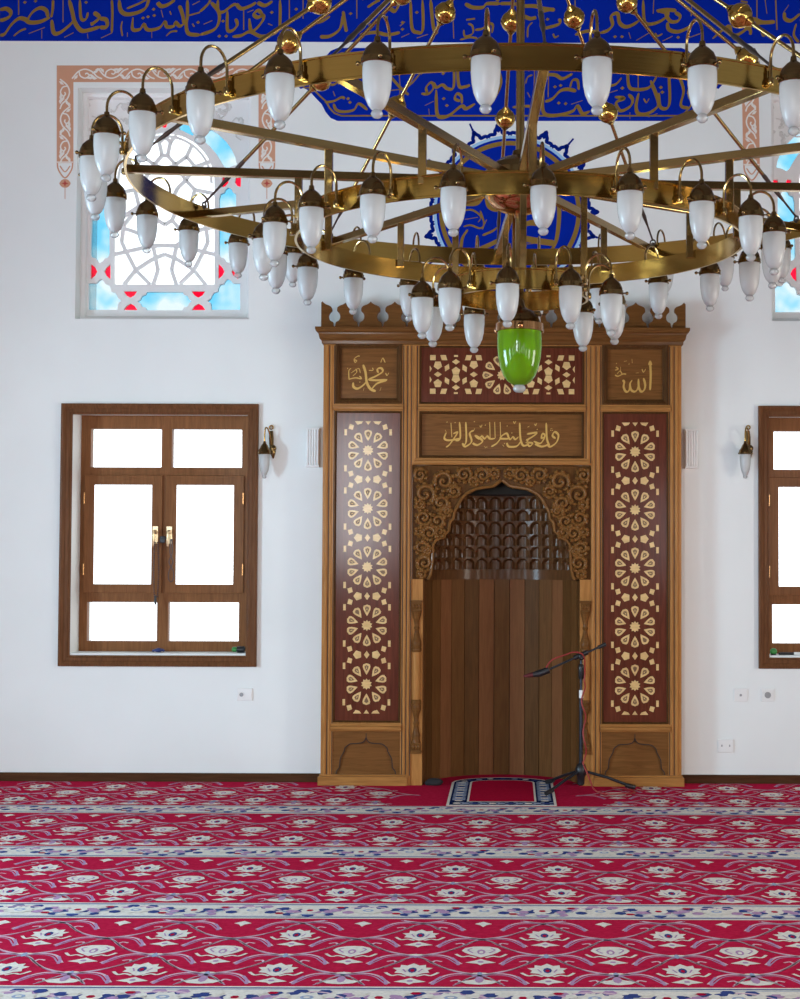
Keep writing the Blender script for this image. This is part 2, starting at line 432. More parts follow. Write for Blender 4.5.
# ---------------------------------------------------------------- upper stained-glass windows
S4 = 4.4444
def q(x, y): return P(75 + x / S4, 110 + y / S4, YT)
CXZ = 397.0
def mir(pl): return [(2 * CXZ - x, y) for x, y in pl][::-1]
blue_panes = [
  [(275, 850), (288, 842), (296, 826), (312, 820), (318, 808), (478, 808), (484, 820), (500, 826), (508, 842), (519, 850), (508, 858), (500, 874), (484, 878), (478, 890), (318, 890), (312, 878), (296, 874), (288, 858)],
  [(60, 888), (60, 770), (92, 770), (104, 756), (116, 750), (126, 758), (134, 772), (150, 776), (158, 790), (160, 806), (178, 812), (188, 826), (192, 838), (206, 848), (192, 858), (188, 888)],
  [(78, 400), (78, 372), (92, 366), (98, 352), (112, 342), (126, 352), (132, 366), (148, 372), (154, 392), (154, 640), (146, 656), (132, 660), (126, 672), (112, 680), (98, 672), (92, 660), (74, 654), (70, 640)],
  [(74, 245), (80, 215), (96, 178), (122, 140), (160, 104), (192, 84), (206, 92), (220, 104), (232, 112), (230, 126), (216, 142), (196, 160), (170, 190), (152, 218), (136, 246), (120, 262), (108, 256), (98, 250)],
  [(240, 84), (262, 66), (296, 54), (326, 52), (336, 64), (330, 76), (334, 88), (316, 92), (294, 104), (272, 114), (262, 108), (250, 100)]]
red_panes = [
  [(215, 805), (277, 805), (264, 824), (246, 834), (228, 824)], [(215, 889), (228, 870), (246, 860), (264, 870), (277, 889)],
  [(70, 684), (90, 700), (99, 718), (90, 736), (70, 752)], [(157, 684), (157, 752), (139, 736), (130, 718), (139, 700)],
  [(56, 297), (80, 300), (84, 322), (72, 338), (58, 342)], [(140, 300), (122, 297), (112, 322), (124, 338), (140, 345)]]
field = [(175, 775), (175, 330)] + [(397 - 222 * cos(radians(a)), 322 - 222 * sin(radians(a))) for a in range(6, 175, 8)] + [(619, 330), (619, 775)]
allp = [('b', blue_panes[0])]
for p_ in blue_panes[1:]: allp += [('b', p_), ('b', mir(p_))]
for p_ in red_panes: allp += [('r', p_), ('r', mir(p_))]
allp += [('r', [(384, 62), (397, 54), (410, 62), (404, 78), (390, 78)])]
bars = [
  [(397, 640), (345, 660), (268, 710), (215, 775)], [(397, 640), (449, 660), (526, 710), (579, 775)],
  [(175, 640), (225, 628), (345, 602), (397, 600)], [(619, 640), (569, 628), (449, 602), (397, 600)],
  [(225, 628), (268, 710), (330, 772)], [(569, 628), (526, 710), (464, 772)],
  [(345, 602), (367, 710), (345, 775)], [(449, 602), (427, 710), (449, 775)],
  [(225, 628), (205, 585), (215, 510), (282, 425), (365, 395)], [(569, 628), (589, 585), (579, 510), (512, 425), (429, 395)],
  [(175, 520), (215, 524), (265, 540), (300, 560), (345, 602)], [(619, 520), (579, 524), (529, 540), (494, 560), (449, 602)],
  [(365, 488), (397, 508), (429, 488)], [(365, 488), (300, 560)], [(429, 488), (494, 560)], [(365, 488), (340, 430), (365, 395), (340, 345), (304, 310)], [(429, 488), (454, 430), (429, 395), (454, 345), (490, 310)],
  [(175, 370), (264, 352), (304, 310), (262, 250), (190, 225)], [(619, 370), (530, 352), (490, 310), (532, 250), (604, 225)],
  [(264, 352), (282, 425), (215, 470), (175, 440)], [(530, 352), (512, 425), (579, 470), (619, 440)],
  [(350, 240), (304, 310)], [(444, 240), (490, 310)],
  [(262, 250), (300, 205), (350, 240), (385, 200), (372, 140), (345, 110)], [(532, 250), (494, 205), (444, 240), (409, 200), (422, 140), (449, 110)],
  [(350, 240), (397, 262), (444, 240)], [(300, 205), (275, 150)], [(494, 205), (519, 150)], [(372, 140), (397, 118), (422, 140)],
  [(385, 200), (409, 200)]]
def make_stained(name, label, dx):
    t = thing(name, label, None, ((ux0 + ux1) / 2 + dx, YW, uz0), None, 0, 'structure')
    sh = lambda pl: [(p[0] + dx, p[1]) for p in pl]
    wp = lambda pl: sh([q(*p) for p in pl])
    holes = [wp(p_) for _, p_ in allp] + [wp(field)]
    tr = MB().plate(ar(ux0 + dx, ux1 + dx, uz0, uz1), holes, YT, YT + .035)
    tro = tr.build('plaster_tracery', M['plaster'], t, bevel=.003)
    gb = MB()
    for ib, bl in enumerate(bars):
        pts = [q(*p) for p in bl]
        for (xa, za), (xb, zb) in zip(pts, pts[1:]):
            xa += dx; xb += dx
            L = sqrt((xb - xa) ** 2 + (zb - za) ** 2); nx, nz = -(zb - za) / L * .0125, (xb - xa) / L * .0125
            gb.plate([(xa + nx, za + nz), (xa - nx, za - nz), (xb - nx, zb - nz), (xb + nx, zb + nz)], [], YT + .004 + ib * .00025, YT + .03 - ib * .0001)
    inner = [(397 - 208 * cos(radians(a)), 322 - 208 * sin(radians(a))) for a in range(-4, 185, 8)]
    for p1, p2 in zip(inner, inner[1:]):
        (xa, za), (xb, zb) = q(*p1), q(*p2); xa += dx; xb += dx
        L = sqrt((xb - xa) ** 2 + (zb - za) ** 2); nx, nz = -(zb - za) / L * .008, (xb - xa) / L * .008
        gb.plate([(xa + nx, za + nz), (xa - nx, za - nz), (xb - nx, zb - nz), (xb + nx, zb + nz)], [], YT + .006, YT + .028)
    gb.build('geometric_bars', M['plaster'], tro, recalc=True)
    for kind_, p_ in allp:
        MB().plate(wp([( (x - 0) , y) for x, y in p_]), [], YT + .018, YT + .022).build('blue_pane' if kind_ == 'b' else 'red_pane', M['pblue' if kind_ == 'b' else 'pred'], t)
    MB().plate(wp(field), [], YT + .024, YT + .027).build('clear_pane', M['pane'], t)
    # raised border of the recess and the plaster reliefs above the arch
    MB().frame(ux0 + dx, ux1 + dx, uz0, uz1, [(0, YT), (0, YT - .03), (.012, YT - .036), (.03, YT - .03), (.036, YT - .012), (.036, YT)]).build('plaster_border', M['plaster'], t, recalc=True)
    rl = MB(); rnd = random.Random(3)
    for sx in (-1, 1):
        for k in range(26):
            px, py = rnd.uniform(52, 330), rnd.uniform(-75, 130)
            if (px - 397) ** 2 + (py - 322) ** 2 < 318 ** 2: continue
            if sx > 0: px = 2 * CXZ - px
            x, z = q(px, py); x += dx; a = rnd.uniform(0, 6.28)
            for j in range(3):
                a2 = a + (j - 1) * .8
                rl.sphere((x + cos(a2) * .02, YT - .001, z + sin(a2) * .02), .014, 8, 6, 0, (1.0, .35, .8))
            rl.tube(smooth([(x, YT, z), (x + cos(a + 2) * .03, YT - .002, z + sin(a + 2) * .03), (x + cos(a + 3) * .05, YT, z + sin(a + 3) * .05)], 4), .005, 6)
    rl.build('floral_relief', M['relief'], tro, smooth_angle=60)
make_stained('window_3', 'arched stained glass window with white tracery on the upper left', 0)
make_stained('window_4', 'arched stained glass window cut by the right edge of the photo', RU)

# ---------------------------------------------------------------- painted decoration of the front wall
yp = YW - .0015
def strokes(m, lst, ox, oy, sc, Y, dx=0.0, dy=0.0, mi=0, wscale=1.0, thin=.45, nib=55):
    for pts, w in lst:
        pp = [P(ox + x / sc + dx, oy + y / sc + dy, YW) for x, y in pts]
        m.ribbon(pp, w / sc * .0065 * wscale, Y, mi, radians(nib), thin)
def dots(m, lst, ox, oy, sc, Y, r=13, dx=0, dy=0, mi=0):
    for x, y in lst:
        pp = [P(ox + (x + a * r) / sc + dx, oy + (y + b_ * r) / sc + dy, YW) for a, b_ in ((-1.2, .1), (0, 1), (1.2, -.1), (0, -1))]
        m.flat(pp, Y, mi)
FR = {
 0: ([([(0,80),(50,70),(85,95),(80,130),(40,155),(0,165)],28), ([(150,0),(150,120)],18), ([(0,285),(40,270),(90,200),(150,150),(200,155),(240,180),(320,175),(400,140)],28),
      ([(215,170),(260,100),(320,65),(370,85),(385,140)],26), ([(425,0),(422,80),(410,140)],22), ([(415,160),(430,260),(480,262),(560,200),(600,150)],28),
      ([(555,0),(580,100),(600,180),(650,245),(720,240),(800,215)],28), ([(505,0),(505,180)],16), ([(640,0),(645,120),(660,160),(690,150),(705,100)],22),
      ([(750,100),(795,140),(750,185),(725,195)],28), ([(110,290),(160,250),(210,230)],16), ([(230,270),(360,220)],14), ([(335,240),(335,310)],11), ([(515,300),(590,262)],14), ([(700,270),(705,310)],10)], [(200,20),(690,20),(285,10)]),
 1: ([([(95,0),(100,100),(95,265)],20), ([(0,150),(50,160),(55,215),(0,220)],28), ([(10,305),(95,265)],15), ([(155,0),(165,80),(210,115),(290,105),(360,70),(385,20),(385,0)],28),
      ([(215,70),(300,35),(370,0)],17), ([(460,20),(490,50),(540,40),(600,0)],28), ([(265,140),(262,235),(320,235),(350,195),(375,235),(420,240),(480,220),(520,175),(535,215),(590,210),(605,180),(640,210),(685,180)],24),
      ([(635,45),(662,120),(672,190)],26), ([(490,80),(505,140)],12), ([(560,90),(570,120)],20), ([(180,170),(170,220),(180,290)],13), ([(220,260),(220,295)],11), ([(415,240),(415,305)],11), ([(530,290),(570,255),(620,250)],14),
      ([(700,0),(700,130),(690,200),(710,270),(800,280)],26), ([(710,125),(800,100)],26), ([(740,40),(800,10)],16), ([(740,190),(755,215)],20)], [(345,145),(385,135),(430,75),(435,125),(785,180)]),
 2: ([([(0,95),(60,40),(85,0)],26), ([(90,20),(150,95),(150,180),(110,240),(0,280)],26), ([(145,0),(145,90),(190,95),(250,50),(290,30)],24), ([(220,90),(220,235),(260,245),(298,200),(285,150)],24), ([(350,80),(350,240)],18),
      ([(290,30),(330,70),(400,50),(450,20)],26), ([(460,20),(520,45),(580,10)],26), ([(500,115),(465,85),(432,115),(460,140),(505,125),(505,160),(460,220),(410,250),(395,150)],26),
      ([(260,295),(330,285),(400,255),(480,290),(560,280),(630,240),(642,120),(640,0)],24), ([(715,0),(715,180)],18), ([(30,195),(100,165)],14), ([(380,100),(430,80)],14), ([(545,190),(580,205)],14)], [(155,290),(210,290),(575,100),(770,75),(185,170)]),
 3: ([([(25,0),(25,150)],18), ([(455,0),(455,150)],18), ([(345,90),(360,190),(372,255)],24), ([(160,295),(240,290),(320,230),(345,120)],26), ([(680,80),(720,70),(760,90),(790,40),(790,0)],28), ([(700,130),(690,190)],22),
      ([(480,280),(600,260),(700,280),(800,260)],24), ([(540,60),(600,20),(640,0)],24), ([(100,190),(180,170),(240,130)],22)], [(405,110),(560,200)]),
 4: ([([(85,0),(95,220),(140,260),(183,235),(180,0)],24), ([(245,0),(268,220),(300,270)],26), ([(0,210),(40,175)],24), ([(10,300),(75,270)],14), ([(135,305),(225,275)],14), ([(520,30),(580,60),(660,60),(700,30),(800,30)],26),
      ([(425,170),(430,310)],15), ([(530,160),(600,150)],28), ([(510,240),(520,290),(580,270),(580,210),(545,190)],14), ([(600,240),(660,230),(700,190),(742,200),(735,265)],18), ([(480,320),(560,300),(620,310)],14)], [(20,180),(20,235),(135,100)]),
 5: ([([(190,50),(280,50),(350,70),(440,80)],26), ([(340,100),(430,75)],28), ([(190,130),(240,150),(290,140)],26), ([(350,230),(470,195),(475,150)],24), ([(220,300),(225,220),(260,180)],14), ([(425,270),(440,300),(470,285)],13), ([(0,30),(100,30),(190,50)],24), ([(600,0),(602,120)],18), ([(600,280),(700,250),(800,265)],24)], [(380,155),(650,180)]),
 6: ([([(0,265),(60,245),(100,200),(90,130),(140,110),(155,180),(200,215),(260,200),(320,160)],26), ([(245,0),(245,110)],18), ([(345,0),(350,140),(368,190),(430,190),(500,160),(545,110),(450,85)],24), ([(455,92),(520,80),(610,85)],26),
      ([(520,100),(560,170),(620,170),(640,130),(600,100)],24), ([(540,180),(550,235),(620,255),(700,225),(740,180)],26), ([(430,0),(425,110)],14), ([(735,0),(730,130)],18), ([(230,260),(245,310)],12), ([(290,325),(400,260)],14), ([(440,265),(460,290),(500,270)],13), ([(500,330),(580,290)],14), ([(690,310),(800,270)],17)], [(120,295),(175,295),(625,300)]),
 7: ([([(455,0),(455,150)],20), ([(605,0),(615,240)],24), ([(350,155),(430,155),(500,180),(600,175)],28), ([(600,180),(480,185),(400,215),(300,280),(250,270),(225,210),(100,310)],26), ([(350,210),(400,240),(402,280)],24), ([(265,125),(410,65)],14),
      ([(675,100),(680,150),(730,165),(800,110)],26), ([(710,40),(668,100)],18), ([(770,190),(750,280),(790,340)],18), ([(490,260),(510,290),(540,260)],13), ([(325,10),(380,20)],28), ([(520,0),(535,110)],12)], [(560,300)])}
fz0, fz1 = P(400, 42.3, YW)[1], P(400, 42.3, YW)[1] + .56
fr = MB().plate(ar(XL + .002, XR - .002, fz0, fz1), [], yp, YW).build('calligraphy_frieze', M['blue'], wall)
fr['label'] = 'blue painted band with golden calligraphy along the top of the front wall'
g = MB()
for k, (st, dt) in FR.items():
    for dx, dy in ((0, 0), (0, -41), (-800, 0), (800, 0)):
        kk = (k + 3) % 8 if dy else k
        strokes(g, FR[kk][0], 100 * k, 0, 8, yp - .001, dx, dy, 0, 1.35); dots(g, FR[kk][1], 100 * k, 0, 8, yp - .001, 13, dx, dy)
g.v = [(max(XL + .01, min(XR - .01, v[0])), v[1], min(fz1 - .01, v[2])) for v in g.v]
g.build('calligraphy', M['gold'], fr)
# cartouche
cx_ = 509.5
half = [(172, 48), (179, 51), (184, 57), (188, 65), (194, 71), (200, 78), (206, 81), (209, 80), (213, 84.5)]
half = half + [(x, 169 - y) for x, y in half[-2::-1]]
outl = [(cx_ + x, y) for x, y in half] + [(cx_ - x, y) for x, y in half[::-1]]
ca = MB().plate([P(x, y, YW) for x, y in outl][::-1], [], yp, YW).build('calligraphy_cartouche', M['blue'], wall, recalc=True)
ca['label'] = 'blue painted cartouche with golden calligraphy below the band'
C = [
 (300, 60, 8, [([(270,350),(290,400),(350,415),(430,400),(470,350),(540,400)],20), ([(200,340),(270,330),(330,300),(360,310)],18), ([(265,250),(280,290)],13), ([(300,60),(310,200)],16), ([(400,0),(410,180)],16), ([(520,-20),(540,300)],18), ([(600,20),(640,300),(700,330)],20), ([(180,150),(260,200),(340,160),(420,230),(500,190)],18)], [(400,340),(385,310),(450,100)]),
 (390, 60, 8, [([(0,130),(90,230),(150,280)],18), ([(90,240),(170,190),(240,110)],20), ([(0,245),(90,235)],18), ([(80,240),(80,370)],18), ([(70,60),(80,200)],16), ([(250,270),(310,270),(350,220),(330,180),(290,220),(300,270)],20), ([(350,180),(370,220),(420,200),(460,230),(510,210),(510,-20)],22), ([(540,0),(550,200),(600,215),(640,200)],24), ([(370,240),(375,420),(410,460),(480,440),(570,370),(610,390),(680,350)],26), ([(575,350),(570,290),(535,270),(520,310),(560,330)],20), ([(280,365),(350,330)],12), ([(310,390),(315,440)],10), ([(260,-20),(250,120)],16), ([(100,40),(240,20),(400,40)],20)], [(430,310),(455,365),(425,110)]),
 (490, 60, 8, [([(75,100),(90,180),(60,270),(0,370)],20), ([(285,190),(300,140),(340,120)],14), ([(300,260),(320,300)],14), ([(470,0),(465,300)],18), ([(430,120),(520,120),(580,150),(660,110)],24), ([(640,220),(660,165),(700,165),(710,240)],20), ([(440,335),(500,310),(560,250),(620,235),(690,250)],26), ([(430,250),(420,380),(450,440),(560,440),(660,410),(700,370),(740,430),(800,410)],26), ([(650,355),(740,325)],12), ([(180,380),(300,370),(400,390)],20), ([(220,-20),(230,200)],18), ([(360,-30),(350,300)],18), ([(600,-10),(720,40)],22)], [(520,215),(565,205),(550,345),(605,350),(260,330)]),
 (590, 60, 7.27, [([(140,190),(190,175),(230,130)],18), ([(275,0),(280,180),(330,215),(430,200),(490,110)],22), ([(350,-20),(350,210)],18), ([(440,150),(490,280),(490,340),(420,390),(350,390),(335,330),(355,240)],24), ([(500,240),(510,340),(560,350),(580,280),(570,60)],22), ([(180,270),(250,280),(190,310),(220,370),(290,340),(310,290),(280,250)],22), ([(140,240),(200,220)],13), ([(390,280),(410,310),(430,280)],10), ([(425,415),(490,390)],12), ([(290,380),(290,430)],10), ([(170,410),(200,430)],10), ([(640,100),(680,220),(660,330),(720,350)],20)], [(235,205),(515,200),(525,235)])]
g = MB()
for ox, oy, sc, st, dt in C: strokes(g, st, ox, oy, sc, yp - .001, 0, 0, 0, 1.3); dots(g, dt, ox, oy, sc, yp - .001)
for off, w in ((5, 1.6),):
    ins = [(cx_ + (x - cx_) * .977, 84.5 + (y - 84.5) * .86) for x, y in outl]; ins.append(ins[0])
    g.ribbon([P(x, y, YW) for x, y in ins], w * .0065, yp - .0008, 0, 0, 1, 1, False)
g.build('calligraphy', M['gold'], ca)
# medallion
mcx, mcy, mr = 510, 212, 72
def circ(r, n=72, cx=mcx, cy=mcy): return [P(cx + r * cos(2 * pi * k / n), cy - r * sin(2 * pi * k / n), YW) for k in range(n)]
md = MB().plate(circ(76.5), [], yp, YW).build('calligraphy_medallion', M['lblue'], wall, recalc=True)
md['label'] = 'round blue painted medallion with a crown of dark blue points'
MB().flat(circ(73.5), yp - .0006).build('blue_field', M['blue'], md)
g = MB(); c1 = circ(71); c2 = circ(66.5)
for k in range(72):
    k2 = (k + 1) % 72
    g.add([(c1[k][0], yp - .0012, c1[k][1]), (c1[k2][0], yp - .0012, c1[k2][1]), (c2[k2][0], yp - .0012, c2[k2][1]), (c2[k][0], yp - .0012, c2[k][1])], [(0, 3, 2, 1)])
strokes(g, [([(430,570),(400,605),(340,612),(310,600)],40), ([(460,570),(480,630),(540,650),(590,610)],40), ([(560,855),(480,895),(390,935)],44), ([(330,790),(292,850),(280,940)],34), ([(300,660),(360,655),(420,700),(400,740)],14), ([(300,770),(350,760),(420,780),(460,720)],14), ([(415,660),(440,740),(430,790)],14), ([(310,720),(400,705)],12), ([(430,830),(500,800),(530,775)],22), ([(470,290),(490,330),(480,350)],16)], 420, 115, 6.89, yp - .0012)
strokes(g, [([(335,560),(338,700),(320,860),(280,940)],40), ([(90,770),(130,745),(190,745)],46), ([(90,850),(200,870),(310,885)],46)], 510, 115, 6.89, yp - .0012)
strokes(g, [([(360,660),(420,655)],14), ([(110,890),(170,885)],14)], 510, 115, 6.89, yp - .0012)
g.build('calligraphy', M['gold'], md)
g = MB()
nf = 22
for k in range(nf):
    a = 2 * pi * k / nf
    def pp(r, da): return P(mcx + r * cos(a + da), mcy - r * sin(a + da), YW)
    h = pi / nf
    g.ribbon([pp(77, -h), pp(79.5, -h * .8), pp(79, -h * .35), pp(82, -h * .3), pp(85, -h * .1), pp(88, 0), pp(85, h * .1), pp(82, h * .3), pp(79, h * .35), pp(79.5, h * .8), pp(77, h)], 3.6 * .0065, yp - .0004, 0, 0, 1, 3, False)
    g.flat([pp(90, -.014), pp(95.5, 0), pp(90, .014), pp(86, 0)][::-1] if k % 2 else [pp(83, -h * .32), pp(88, 0), pp(83, h * .32), pp(80, 0)][::-1], yp - .0004)
    if k % 2: g.ribbon([pp(90, 0), pp(97, 0)], 1.8 * .0065, yp - .0004, 0, 0, 1, 1, False)
for k in range(0): pass
g.build('crown_fringe', M['dblue'], md)

# terracotta scroll borders of the upper windows
def make_border(dx, lab):
    x0, x1, y0, y1, w = 56.8, 275.2, 65.5, 163, 16.6
    shp = [(x0, y1), (x0, y0), (x1, y0), (x1, y1), (x1 - w, y1), (x1 - w, y0 + w), (x0 + w, y0 + w), (x0 + w, y1)]
    A = lambda x, y: (P(x, y, YW)[0] + dx, P(x, y, YW)[1])
    o = MB().plate([A(*p) for p in shp], [], yp, YW).build('scroll_border', M['terra'], wall, recalc=True)
    o['label'] = lab
    g = MB(); Y = yp - .0008; px_ = .0065
    def motif(cx, cy, ux, uy, s):
        T = lambda a, b_: A(cx + ux * a - uy * b_ * s, cy + uy * a + ux * b_ * s)
        g.ribbon([T(-15, -5), T(-9, 2), T(-2, 4.5), T(5, 2), T(10, -3), T(15, -5)], 1.5 * px_, Y, 0, 0, 1, 4, False)
        g.ribbon([T(-8, 3), T(-7, -2), T(-2, -4.5), T(2, -2), T(0, .5), T(-2, -.5)], 1.4 * px_, Y, 0, 0, 1, 4, False)
        for a, b_, an, l in ((5, -2.5, -.5, 4.6), (8.5, 1.8, .5, 4.2), (3.2, -4.4, .1, 3.6), (11, 4.2, .2, 3.4), (-11, -3.6, .9, 3.2), (7, -4.8, -.1, 3.4)):
            c, s_ = cos(an), sin(an)
            g.flat([T(a + c * u - s_ * v, b_ + s_ * u + c * v) for u, v in ((-l, 0), (-l * .2, 1.5), (l, .4), (l * .1, -1.3))][::(-1 if s > 0 else 1)], Y)
    n = 7
    for k in range(n):
        motif(x0 + w / 2 + 9 + (k + .5) * (x1 - x0 - w - 18) / n, y0 + w / 2, 1, 0, 1 if k % 2 else -1)
    for xx in (x0 + w / 2, x1 - w / 2):
        for k in range(3): motif(xx, y0 + 15 + (k + .5) * 27.4, 0, 1, 1 if k % 2 else -1)
        g.ribbon([A(xx - 8, y1 - .8), A(xx + 8, y1 - .8)], 1.2 * px_, Y, 0, 0, 1, 1, False)
    g.build('white_scrolls', M['cream'], o)
    for xx in (x0 + w / 2, x1 - w / 2):
        t = MB()
        t.ribbon([A(xx - 7.6, y1), A(xx - 6.5, y1 + 7), A(xx, y1 + 15), A(xx + 6.5, y1 + 7), A(xx + 7.6, y1)], 1.5 * px_, Y, 0, 0, 1, 4, False)
        t.ribbon([A(xx - 5, y1 + 3), A(xx, y1 + 9), A(xx + 5, y1 + 3)], 1.2 * px_, Y, 0, 0, 1, 4, False)
        t.ribbon([A(xx, y1 + 24), A(xx, y1 + 36)], .7 * px_, Y, 0, 0, 1, 1, False)
        t.flat([A(xx + 5.2 * cos(a * pi / 8) * (1 if a % 4 else 1.1), y1 + 20.5 - 4.4 * sin(a * pi / 8)) for a in range(16)], Y)
        t.flat([A(xx + r * cos(a * pi / 4), y1 + 20.5 - r * sin(a * pi / 4)) for a, r in zip(range(8), (3.6, 1.3) * 4)], Y - .0006, 1)
        t.build('tulip_pendant', [M['terra'], M['redp']], o)
make_border(0, 'terracotta painted scroll border around the left stained glass window')
make_border(P(742.5, 120, YW)[0] - P(56.8, 120, YW)[0], 'terracotta painted scroll border around the right stained glass window')
# ================================================================ CARVED NICHE (MIHRAB)
mx = lambda p: P(p, 560, YF)[0]
mz = lambda p: P(501, p, YF)[1]
mih = thing('prayer_niche', 'tall carved brown wooden prayer niche with inlaid rosette panels in the middle of the wall', 'prayer niche', (NX, 9.68, 0))
PXM = YF / F
# carcass: front frame board with panel openings
up_l = (mx(334), mx(401), mz(404), mz(343)); up_r = (mx(602), mx(668.5), mz(404.5), mz(343))
tall_l = (mx(334), mx(401), mz(723), mz(411.5)); tall_r = (mx(602), mx(668.5), mz(723.5), mz(411.5))
low_l = (mx(334), mx(401), mz(776.5), mz(732)); low_r = (mx(602), mx(668.5), mz(776.5), mz(732))
ctop = (mx(418.5), mx(584), mz(404), mz(346)); cver = (mx(418.5), mx(584), mz(458), mz(411.5))
x0, x1, zt = mx(322), mx(681.5), mz(343)
arch_open = (mx(411.5), mx(591), 0, mz(465))
outer = [(x0, 0), (arch_open[0], 0), (arch_open[0], arch_open[3]), (arch_open[1], arch_open[3]), (arch_open[1], 0), (x1, 0), (x1, mz(331)), (x0, mz(331))]
holes = [ar(*h) for h in (up_l, up_r, tall_l, tall_r, low_l, low_r, ctop, cver)]
MB().plate(outer, holes, YF, YW - .001).build('carcass', M['oak'], mih, bevel=.003)
# fluted stile mouldings
for a, b_ in ((324, 327.5), (329, 331.5), (403.5, 405.8), (407.6, 409.6), (412.5, 415.8), (586.5, 589), (592, 594.5), (597, 599.6), (671, 673.2), (675, 678.6)):
    za = mz(463) if 411 < a < 591 else mz(776)
    m = MB().lathe([(1, 0), (1, 1)], 10)
    k = len(m.v) - 20
    xc, w = (mx(a) + mx(b_)) / 2, (mx(b_) - mx(a)) / 2
    m.v[k:] = [(xc + v[0] * w, YF + v[1] * w * .8, za if v[2] == 0 else mz(346)) for v in m.v[k:]]
    m.build('stile_bead', M['oak'], mih, smooth_angle=40)
for px_ in (328.2, 333.2, 402.6, 406.7, 410.6, 416.4, 585.8, 590.5, 595.7, 600.6, 669.6, 674.1):
    za = mz(463) if 411 < px_ < 591 else mz(776)
    MB().box(mx(px_) - .0026, mx(px_) + .0026, YF - .0006, YF + .001, za, mz(346)).build('groove_shade_line', M['groove'], mih)  # dark strips standing in for shade in the stile grooves
# picture-frame mouldings
def mould(name, r, w, mt, out=.012, deep=.018):
    prof = [(0, YF + .001), (0, YF - out), (w * .25, YF - out - .004), (w * .45, YF - out * .6), (w * .6, YF - out * .3), (w * .8, YF + deep * .4), (w, YF + deep * .6), (w, YF + deep + .02), (w * .2, YF + .02)]
    MB().frame(*r, prof).build(name, mt, mih, recalc=True, bevel=.001)
for r in (up_l, up_r): mould('panel_moulding', r, .036, M['oak_d'], .006, .02)
mould('panel_moulding', cver, .016, M['oak_d'], .004, .02)
for r in (tall_l, tall_r, ctop): mould('panel_moulding', r, .012, M['oak_d'], .003, .012)
# rails: rounded horizontal mouldings
m = MB()
def rail(xa, xb, py0, py1, o=.018):
    za, zb = mz(py1), mz(py0); h = zb - za
    pr = [(YF, za), (YF - o * .6, za), (YF - o, za + h * .25), (YF - o, za + h * .6), (YF - o * .45, za + h * .72), (YF - o * .45, zb), (YF, zb)]
    n = len(pr)
    m.add([(xa, y, z) for y, z in pr] + [(xb, y, z) for y, z in pr], [(i, (i + 1) % n, (i + 1) % n + n, i + n) for i in range(n)] + [tuple(range(n))[::-1], tuple(range(n, 2 * n))])
for a, b_, c_, d_, o_ in ((332, 402.5, 404.5, 411, .018), (600.5, 670.5, 404.5, 411, .018), (332, 402.5, 724, 731.5, .02), (600.5, 670.5, 724, 731.5, .02), (417, 585.5, 404.5, 411, .018), (414, 589, 458.5, 465, .02)):
    m = MB(); rail(mx(a), mx(b_), c_, d_, o_); m.build('rail', M['oak_h'], mih, recalc=True, bevel=.001)
# boards in the openings
def board(name, r, mt, deep):
    return MB().box(r[0] - .004, r[1] + .004, YF + deep, YF + deep + .02, r[2] - .004, r[3] + .004).build(name, mt, mih)
bl = [board('inlaid_panel', r, M['maho'], .008) for r in (tall_l, tall_r, ctop)]
vl = [board('calligraphy_panel', r, M['panel'], .022) for r in (up_l, up_r, cver)]
bl[0]['label'] = 'left tall dark red panel with five inlaid maple rosettes'; bl[1]['label'] = 'right tall dark red panel with five inlaid maple rosettes'
bl[2]['label'] = 'wide dark red panel with maple inlay above the verse'
vl[0]['label'] = 'square panel with gilt script top left'; vl[1]['label'] = 'square panel with gilt script top right'; vl[2]['label'] = 'wide brown panel with a gilt verse'
# inlay
def rot(pl, a, cx, cy): return [(cx + x * cos(a) - y * sin(a), cy + x * sin(a) + y * cos(a)) for x, y in pl]
petal = [(9.2, 0), (12.4, 1.9), (15.2, 3.3), (17.6, 3.9), (19.6, 3.3), (20.8, 0), (19.6, -3.3), (17.6, -3.9), (15.2, -3.3), (12.4, -1.9)]
pet_in = [(12.8, 0), (15.6, 1.6), (17.6, 2.1), (19.0, 0), (17.6, -2.1), (15.6, -1.6)]
def rosette(pl, cx, cy, s=1.0, ph=pi / 2, clip=None):
    for k in range(10):
        a = ph + 2 * pi * k / 10
        pl.append((rot([(x * s, y * s) for x, y in petal], a, cx, cy), 0)); pl.append((rot([(x * s, y * s) for x, y in pet_in], a, cx, cy), 1))
        pl.append((rot([(15.2 * s, -.55 * s), (18.2 * s, 0), (15.2 * s, .55 * s)], a, cx, cy), 0))
    pl.append(([(cx + (5.6 if k % 2 == 0 else 4.0) * s * cos(ph + pi * k / 10), cy + (5.6 if k % 2 == 0 else 4.0) * s * sin(ph + pi * k / 10)) for k in range(20)], 0))
def pent(pl, cx, cy, r, a): pl.append(([(cx + r * cos(a + 2 * pi * k / 5), cy + r * sin(a + 2 * pi * k / 5)) for k in range(5)], 0))
def build_inlay(pl, parent, deep):
    m = MB()
    for poly, mi in pl:
        m.flat([(mx(501.5) + (x - 501.5) * PXM, EYE_Z(y)) for x, y in poly], YF + deep - (.0006 if mi == 0 else .001) - (.0006 if len(poly) == 3 else 0), mi)
    m.build('inlay', [M['inlay'], M['inlay_d']], parent)
z550 = mz(550)
EYE_Z = lambda y: z550 + (550 - y) * PXM * 1.0
